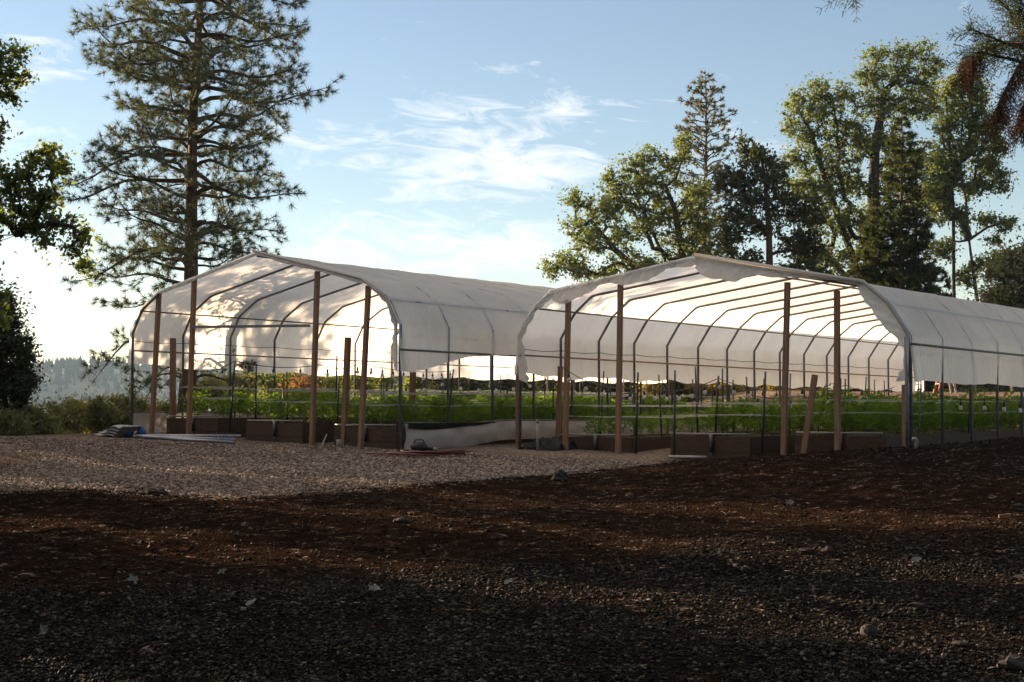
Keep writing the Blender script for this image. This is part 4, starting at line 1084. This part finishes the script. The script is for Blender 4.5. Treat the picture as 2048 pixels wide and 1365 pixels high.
# string lights
def string_lights(pts, label, every=.62, sag=.10, first=.2, r=.0075):
    st = thing('string_light', pts[0], label, 'string light', 'string lights over the beds')
    cur = []
    for p, q in zip(pts[:-1], pts[1:]):
        p, q = np.asarray(p), np.asarray(q)
        for u in np.linspace(0, 1, 12)[:-1]: cur.append(p + (q - p) * u - ZV * sag * 4 * u * (1 - u))
    cur.append(np.asarray(pts[-1])); cur = np.array(cur)
    MB().tube(cur, r, 4, cap=False).build('wire', MT['wire'], st)
    d = np.concatenate([[0], np.cumsum(np.linalg.norm(np.diff(cur, axis=0), axis=1))])
    rng = np.random.default_rng(1)
    for f in np.arange(first, d[-1], every):
        p = np.array([np.interp(f, d, cur[:, z]) for z in range(3)])
        bl = MB(); bl.tube([p - ZV * .105, p - ZV * .125, p - ZV * .155, p - ZV * .18, p - ZV * .19], [.018, .028, .036, .026, .006], 8)
        bo = bl.build('bulb', MT['bulb'], st, smooth=True)
        MB().tube([p, p - ZV * .05, p - ZV * .052, p - ZV * .11], [.006, .008, .021, .021], 7).build('socket', MT['black'], bo)
string_lights([P(389, 742, 30), P(470, 722, 29.3), P(640, 730, 30.5), P(722, 727, 30.6), P(905, 742, 36)], 'string of dark bulbs slung across the front of the left greenhouse', sag=.09)
string_lights([k + ZV * -.06 for k in tops[('left', 1, 'right')]], 'string of pale bulbs over the middle bed of the left greenhouse', sag=.16)
string_lights([P(1127, 736, 26), P(1253, 775, 28), P(1290, 778, 29.5), P(1437, 757, 26), P(1600, 776, 29), P(1690, 770, 31.5), P(1789, 774, 34)], 'string of bulbs dipping from the short post across the right greenhouse', sag=.12)
string_lights([P(1500, 790, 27), P(1600, 792, 26), P(1660, 787, 26.2), P(1733, 789, 26.6), P(1800, 790, 27), P(1870, 790, 26), P(1990, 797, 25.5), P(2070, 800, 26)], 'string of white bulbs low over the right bed of the right greenhouse', sag=.05, every=.40)

# ------------------------------------------------------------------ small things on the ground
gx = lambda px, py, Y: (lambda q: np.array([q[0], q[1], gz(q[0], q[1])]))(P(px, py, Y))
# white pipes
q0 = gx(1075, 900, 26.0)
MB().tube([q0 - ZV * .05, q0 + ZV * .50], .022, 8).tube([q0 + ZV * .49, q0 + ZV * .55], .028, 8).build('standpipe', MT['pvc'], smooth=True, org=q0)
tag(bpy.data.objects['standpipe'], 'upright white plastic pipe beside the black tarp between the greenhouses', 'pipe')
q0 = P(1833, 903, 21.8); q0[2] = gz(q0[0], q0[1]) - .05
e0 = P(1833, 882, 21.8)
o = MB().tube([q0, e0, e0 + np.array([-.01, 0, .02]), e0 + np.array([-.06, 0, .022])], [.026, .026, .03, .034], 8).build('pipe_elbow', MT['pvc'], smooth=True, org=q0)
tag(o, 'short white pipe with elbow sticking up beside the right front corner leg', 'pipe')
p0, p1 = gx(1338, 932, 23.6), gx(1412, 936, 22.9)
o = MB().tube([p0 + ZV * .05, (p0 + p1) / 2 + ZV * .05, p1 + ZV * .05], .024, 8).build('plastic_pipe', MT['pvc'], smooth=True, org=p0); tag(o, 'white plastic pipe lying on the ground before the middle bed of the right greenhouse', 'pipe')
# steel pipes by the left leg
for i, (xa, ya, xb, yb, lab) in enumerate([(272, 879, 482, 873, 'longest steel pipe lying by the left greenhouse, on top of the stack'), (268, 882, 470, 880, 'steel pipe lying between the two others by the left greenhouse'), (285, 883, 468, 890, 'lowest steel pipe lying nearest the gravel by the left greenhouse')]):
    A0, B0 = P(xa, ya, 28.8 - .25 * i), P(xb, yb, 27.9 - .35 * i)
    for q in (A0, B0): q[2] = max(q[2], gz(q[0], q[1]) + .04)
    o = MB().tube([A0, B0], .03, 8).build('steel_pipe', MT['bright_pipe'], smooth=True, org=A0); tag(o, lab, 'pipe', 'steel pipes')
cr_ = np.random.default_rng(3)
for i, (px, py, lab) in enumerate([(257, 873, 'blue bucket like fitting on the ground at the left corner leg'), (282, 872, 'blue crumpled bag beside the left corner leg of the left greenhouse')]):
    q = P(px, py, 28.9); q[2] = gz(q[0], q[1]) + .09
    o = MB().blob(q, (.10, .09, .11), cr_, 9, 7, .12).build('blue_bag', MT['blue'], smooth=True, org=q - ZV * .1); tag(o, lab, 'bag')
# folded tarp
q = P(232, 876, 29.0); q[2] = gz(q[0], q[1])
fo = thing('folded_tarp', q, 'pile of pale folded tarp left of the left greenhouse', 'tarp')
for k in range(4):
    G = []
    for i in range(22):
        u = i / 21 * 2 - 1
        ring = []
        for j in range(13):
            an = j / 12 * 2 * math.pi
            ring.append(q + WV * (u * (.34 - .03 * k) + .12 * k - .1) + AV * (.22 * math.cos(an)) + ZV * (.03 + .052 * k + (.032 * math.sin(an)) * (1 - u ** 6) + .016 * math.sin(u * 5 + k)))
        G.append(ring)
    MB().grid(np.array(G)).build('fold', MT['tarp'], fo, smooth=True)
# wire stand
q = P(447, 882, 27.6); q[2] = gz(q[0], q[1])
o = MB()
for dx in (-.13, 0, .13):
    o.tube([q + np.array([dx, 0, 0]), q + np.array([dx, 0, .2]), q + np.array([dx + .06, .05, .2]), q + np.array([dx + .06, .05, 0])], .005, 4)
o.tube([q + np.array([-.13, 0, .16]), q + np.array([.19, .0, .16])], .005, 4)
tag(o.build('wire_rack', MT['galv'], org=q), 'small bent wire rack at the right end of the steel pipes', 'rack')
# white cup and loop of rope near the short post
q = P(678, 884, 26.9); q[2] = gz(q[0], q[1])
o = MB().tube([q, q + ZV * .01, q + ZV * .14], [.03, .042, .05], 10).build('plastic_cup', MT['pvc'], smooth=True, org=q); tag(o, 'small white cup on the gravel at the foot of the short leaning post', 'cup')
q = P(646, 886, 26.9); q[2] = gz(q[0], q[1])
o = MB().tube([q + np.array([.09 * math.sin(u * 3.1) - .02, 0, .2 * math.sin(u * math.pi) + .01 + .05 * u]) for u in np.linspace(0, 1, 14)], .007, 5).build('rope_loop', MT['string'], org=q); tag(o, 'thin loop of white rope standing up from the gravel before the left greenhouse', 'rope')
# hose coil with black pump
q = P(850, 911, 25.0); q[2] = gz(q[0], q[1])
pts = []
for u in np.linspace(0, 1, 260):
    an = u * 2 * math.pi * 5.2; r_ = .42 + .09 * math.sin(u * 17)
    pts.append(q + np.array([r_ * 1.25 * math.cos(an) + .25 * u, r_ * .8 * math.sin(an), .03 + .05 * u + .015 * math.sin(an * 2.3)]))
pts += [q + np.array([.9 * (-1) * k - .3, -.12 * math.sin(k * 5), .035]) for k in np.linspace(.2, .75, 20)]
o = MB().tube(pts, .016, 6).build('garden_hose', MT['hose'], smooth=True, org=q); tag(o, 'dull red hose coiled on the gravel before the left greenhouse skirt', 'hose')
q = P(838, 904, 25.2); q[2] = gz(q[0], q[1]) + .05
pm = thing('water_pump', q, 'small black pump with a handle lying on the coiled hose', 'pump')
MB().blob(q + ZV * .08, (.15, .09, .085), cr_, 12, 8, .04).build('housing', MT['black'], pm, smooth=True)
MB().tube([q + np.array([-.1, 0, .13]), q + np.array([-.06, 0, .2]), q + np.array([.06, 0, .2]), q + np.array([.1, 0, .13])], .014, 6).build('handle', MT['black'], pm, smooth=True)
MB().tube([q + np.array([.1, 0, .06]), q + np.array([.24, -.03, .05])], [.035, .03], 8).build('nozzle', MT['black'], pm, smooth=True)
MB().tube([q + np.array([.24, -.03, .05]), q + np.array([.31, -.04, .04])], .024, 8).build('nozzle_tip', MT['pvc'], pm, smooth=True)
# black tarp between the houses
q = P(1082, 898, 26.4); q[2] = gz(q[0], q[1])
r_ = np.random.default_rng(8); G = []
for i in range(30):
    row = []
    for j in range(20):
        u, v = i / 29 * 2 - 1, j / 19 * 2 - 1
        hh = .15 * max(0, 1 - u ** 4) * max(0, 1 - v ** 4) + .05 * math.sin(u * 9 + v * 4) * (1 - u * u) * (1 - v * v) + .02 * r_.standard_normal()
        row.append(q + WV * u * .42 + AV * (v * .5 + .35) + ZV * (hh + .01))
    G.append(row)
o = MB().grid(np.array(G)).build('black_tarp', MT['black_tarp'], smooth=True, org=q); tag(o, 'crumpled black plastic tarp on the ground between the two greenhouses', 'tarp')
# rocks and clods
def rock(px, py, Y, sx, sy, sz, mt_, label, name='rock', seed=0):
    q = P(px, py, Y); q[2] = gz(q[0], q[1]) + float(relief(q[0], q[1]))
    rg = np.random.default_rng(seed + int(px))
    o = MB().blob(q + ZV * sz * .45, (sx, sy, sz), rg, 10, 7, .13).build(name, MT[mt_], org=q); tag(o, label, 'rock')
rock(1120, 957, 20.3, .11, .09, .10, 'rock', 'dark pointed rock at the edge of the pale gravel')
rock(802, 1041, 15.2, .09, .06, .03, 'rock', 'flat dark stone in the shaded dirt left of centre')
rock(1737, 1250, 9.6, .055, .05, .05, 'rock', 'round dark rock in the lower right foreground gravel')
rock(2032, 1318, 8.7, .10, .08, .05, 'rock', 'largest dark rock at the lower right corner')
rock(1612, 1068, 12.7, .07, .05, .035, 'clod', 'brown clod of earth in the sunlit streak', 'clod')
rock(1655, 1066, 12.7, .06, .05, .04, 'clod', 'smaller clod right of the brown clod in the sunlit streak', 'clod')
rock(1922, 1268, 9.3, .06, .04, .02, 'clod', 'flat brown stone right of the round dark rock', 'stone')
rock(1835, 1185, 10.4, .07, .05, .03, 'clod', 'low brown stone under the third sunlit streak', 'stone')
rock(2040, 990, 15.0, .08, .06, .05, 'rock', 'grey stone at the right edge on the slope', 'stone')
rock(315, 990, 18.5, .14, .08, .06, 'clod', 'low mound of earth at the near edge of the gravel', 'clod')
q = P(2010, 1017, 14.2); q[2] = gz(q[0], q[1]) + float(relief(q[0], q[1])) + .02
o = MB().beam(q - np.array([.06, 0, 0]), q + np.array([.06, .02, .01]), .03, .012, ZV).build('wood_chip', MT['timber'], org=q); tag(o, 'sunlit wood chip on the slope near the right edge', 'wood chip')
# larger fallen leaves
lr = np.random.default_rng(17)
for (px, py, Y, s_) in [(505, 1190, 10.3, .075), (750, 1151, 11.0, .075), (1005, 1057, 14.0, .075), (270, 1147, 11.5, .07), (445, 1105, 12.2, .06), (1830, 1071, 12.2, .07), (2040, 1095, 11.4, .07), (90, 1268, 9.2, .05), (1020, 1126, 11.6, .06), (1580, 975, 16.4, .08)]:
    q = P(px, py, Y); q[2] = gz(q[0], q[1]) + float(relief(q[0], q[1])) + .02
    an = np.arange(14) / 14 * 2 * math.pi + lr.random() * 6; rr = s_ * .8 * (.7 + .2 * np.cos(an * 5) + .12 * lr.standard_normal(14)) * (1 + .35 * np.cos(an + lr.random() * 6))
    tl_ = lr.standard_normal(2) * .25
    ring = np.stack([q[0] + rr * np.cos(an), q[1] + rr * np.sin(an) * .8, q[2] + rr * (np.cos(an) * tl_[0] + np.sin(an) * (tl_[1] + .3)) + .012], -1)
    mb = MB(); mb.add(np.vstack([ring, q[None]]), t=[[k, (k + 1) % 14, 14] for k in range(14)])
    o = mb.build('fallen_leaf', MT['dry_leaf'], org=q); tag(o, 'pale dry lobed leaf lying on the dark foreground ground', 'leaf', 'fallen leaves in the foreground')

# loose stones and litter nobody could count
def scatter(name, n, x0, x1, y0, y1, smin, smax, mt_, seed, keep=None, pw=2.2, flat=.85):
    r = np.random.default_rng(seed)
    Y = y0 + (y1 - y0) * r.random(n * 2) ** 1.25
    half = Y * .36
    X = np.clip(r.uniform(-1, 1, n * 2), -1, 1) * half
    ok = (X > x0) & (X < x1)
    if keep is not None: ok &= keep(X, Y, r)
    X, Y = X[ok][:n], Y[ok][:n]; n = len(X)
    s = smin + (smax - smin) * r.random(n) ** pw
    Z = ground_h(X, Y) + EYE + relief(X, Y) * np.where(Y > pad_edge(X), .45, 1)
    octv = np.array([[1, 0, 0], [-1, 0, 0], [0, 1, 0], [0, -1, 0], [0, 0, 1], [0, 0, -1], [.62, .62, .55], [-.62, .62, .5], [-.62, -.62, .55], [.62, -.62, .5]], float)
    tri = np.array([[0, 6, 9], [0, 2, 6], [6, 2, 7], [7, 2, 1], [1, 8, 7], [8, 1, 3], [3, 9, 8], [9, 3, 0], [4, 6, 7], [4, 7, 8], [4, 8, 9], [4, 9, 6], [5, 2, 0], [5, 1, 2], [5, 3, 1], [5, 0, 3]])
    an = r.random(n) * 6.28; ca, sa = np.cos(an), np.sin(an)
    V = octv[None] * (1 + .22 * r.standard_normal((n, 10, 1))) * np.stack([s, s * (.6 + .3 * r.random(n)), s * flat * (.6 + .6 * r.random(n))], -1)[:, None]
    V = np.stack([V[..., 0] * ca[:, None] - V[..., 1] * sa[:, None], V[..., 0] * sa[:, None] + V[..., 1] * ca[:, None], V[..., 2]], -1)
    V += np.stack([X, Y, Z + s * .2], -1)[:, None]
    T = (np.arange(n)[:, None, None] * 10 + tri[None]).reshape(-1, 3)
    tag(MB().add(V.reshape(-1, 3), t=T).build(name, MT[mt_]), kind='stuff')
def stone_mat(name, stops):
    m, t, o = mat(name); g = N(t, 'ShaderNodeNewGeometry')
    b = N(t, 'ShaderNodeBsdfPrincipled'); setin(b, Roughness=.7); b.inputs['Specular IOR Level'].default_value = .06
    t.links.new(ramp(t, g.outputs['Random Per Island'], stops), b.inputs['Base Color']); t.links.new(b.outputs[0], o.inputs[0]); return m
MT['dark_stone'] = stone_mat('dark_stone', [(0, (.004, .0038, .0038)), (.5, (.0095, .0089, .0086)), (.68, (.028, .022, .017)), (.9, (.06, .047, .035)), (1, (.12, .105, .09))])
MT['pad_stone'] = stone_mat('pad_stone', [(0, (.10, .069, .050)), (.5, (.215, .155, .118)), (1, (.38, .31, .25))])
MT['dirt_stone'] = stone_mat('dirt_stone', [(0, (.008, .0048, .0034)), (.6, (.022, .0132, .0086)), (.95, (.05, .035, .025)), (1, (.10, .09, .08))])
dk_e = lambda X: np.interp(X, [-6, -3.5, 0, 1.5, 6, 12], [9.8, 10.7, 12.4, 13.0, 13.2, 13.6])
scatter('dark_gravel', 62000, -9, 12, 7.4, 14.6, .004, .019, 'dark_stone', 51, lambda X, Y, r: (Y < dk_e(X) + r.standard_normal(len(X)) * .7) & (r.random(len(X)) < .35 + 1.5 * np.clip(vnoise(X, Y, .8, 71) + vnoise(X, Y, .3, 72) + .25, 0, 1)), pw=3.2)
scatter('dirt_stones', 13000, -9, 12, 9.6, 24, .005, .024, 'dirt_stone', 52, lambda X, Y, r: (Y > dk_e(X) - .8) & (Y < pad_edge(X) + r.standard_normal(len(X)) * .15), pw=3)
scatter('pad_gravel', 42000, -11, 4, 17, 28, .012, .03, 'pad_stone', 53, lambda X, Y, r: (Y > pad_edge(X) + r.standard_normal(len(X)) * .25) & (((X - H1.O[0]) * AV[0] + (Y - H1.O[1]) * AV[1]) < .35))
# leaf litter
r = np.random.default_rng(61); n = 2600
Yl = 8 + 13 * r.random(n); Xl = r.uniform(-.36, .36, n) * Yl
ok = Yl < pad_edge(Xl); Xl, Yl = Xl[ok], Yl[ok]
Cl = np.stack([Xl, Yl, ground_h(Xl, Yl) + EYE + relief(Xl, Yl) + .012], -1)
v, q4 = leaves_at(Cl, .02, 1, .045, r, up=2.0)
m, t, o = mat('litter'); g = N(t, 'ShaderNodeNewGeometry'); d = N(t, 'ShaderNodeBsdfDiffuse')
t.links.new(ramp(t, g.outputs['Random Per Island'], [(0, (.02, .012, .007)), (.7, (.045, .028, .018)), (.93, (.08, .062, .048)), (1, (.16, .16, .155))]), d.inputs[0]); t.links.new(d.outputs[0], o.inputs[0])
tag(MB().add(v, q4).build('leaf_litter', m), kind='stuff')
# dry grass at the left edge of the pad
n = 260; r = np.random.default_rng(62)
pxs = r.uniform(-30, 60, n); pys = 905 + (130 - pxs) * .05 + r.uniform(-8, 30, n) * (1 - (pxs + 30) / 200)
Cg_ = []
for a, b_ in zip(pxs, pys):
    Y = 24.5 - (b_ - 905) * .09; q = P(a, b_, Y); Cg_.append([q[0], q[1], gz(q[0], q[1])])
v, tr = tufts(np.array(Cg_), np.repeat([[.1, 0, 1.0]], n, 0), 5, .14, .010, r, .4); tag(MB().add(v, t=tr).build('dry_grass', MT['grass']), kind='stuff')

# ------------------------------------------------------------------ trees beyond the left edge of the frame that shade the foreground
GS = 'shade trees beyond the left edge'
dl, du = np.array([-math.sin(math.radians(-SUN_AZ)), math.cos(math.radians(SUN_AZ))]), np.array([math.cos(math.radians(SUN_AZ)), math.sin(math.radians(-SUN_AZ))])
cedar = [k for k in col.objects if k.name.startswith('cedar_tree')]
for i, (src, u, t_, s_, rz) in enumerate([(cedar[1], 1.6, 10, 1.1, 1.0), (cedar[0], 3.6, 13.5, 1.1, 2.0), (cedar[2], 5.4, 15.5, .9, 2.4), (cedar[2], 6.6, 16.5, .8, 4.0), (cedar[1], 7.7, 19.5, .72, 1.0), (cedar[0], 10.2, 24, .80, 3.3), (cedar[0], 12.45, 28, .92, .4), (cedar[0], 15.2, 31.5, 1.12, 2.9),
        (cedar[0], 17.0, 35.5, 1.25, 2.4), (cedar[0], 18.6, 37.5, 1.3, 4.4), (maple, 28.2, 54, 1.5, 0.0), (oak, 23.6, 46, 2.4, 3.14)]):
    q = u * du + t_ * dl
    c_ = copy_tree(src); c_.location = (q[0], q[1], gz(q[0], q[1]) - .1); c_.scale = (s_,) * 3; c_.rotation_euler = (0, 0, rz)
    tag(c_, 'leafy tree standing out of view on the left, its shade falling over the foreground', 'tree', GS)
for i, (src, x, y, s_, rz) in enumerate([(cedar[0], -6, -6, 1.3, 0), (cedar[1], -1, -8, 1.6, 1), (cedar[2], 5, -7, 1.5, 2), (cedar[0], 10, -4, 1.3, 3), (cedar[1], -11, -2, 1.4, 4), (cedar[2], 13, 3, 1.3, 5), (cedar[0], 2, -14, 2, 1), (cedar[1], -9, -13, 2, 2), (cedar[1], 12, -12, 2, 0), (cedar[0], 15, 10, 1.2, 0), (cedar[1], -12, 4, 2.0, 0), (cedar[0], -9, 1, 2.0, 3), (cedar[2], -15, 8, 2.3, 1), (cedar[0], -18, 12, 2.4, 2), (cedar[1], -5, -10, 2.4, 5), (cedar[2], 6, -11, 2.6, 4), (cedar[0], 0, -7, 1.9, 1), (cedar[2], 9, -8, 2.2, 0), (cedar[1], 16, 5, 1.9, 2), (cedar[2], -8, -6, 2.2, 1)]):
    c_ = copy_tree(src); c_.location = (x, y, -.2); c_.scale = (s_,) * 3; c_.rotation_euler = (0, 0, rz)
    tag(c_, 'dark cedar standing behind the photographer and out of view, shading the foreground', 'tree', 'cedars behind the photographer')

# ------------------------------------------------------------------ haze
hz = MB().box((0, 850, -20), 4700, 3400, 200)
m, t, o = mat('haze')
pv = N(t, 'ShaderNodeVolumePrincipled'); setin(pv, Density=.00011, Anisotropy=.2); pv.inputs['Color'].default_value = (.48, .70, 1.0, 1)
t.links.new(pv.outputs[0], o.inputs['Volume'])
ho = hz.build('haze', m); tag(ho, kind='stuff')
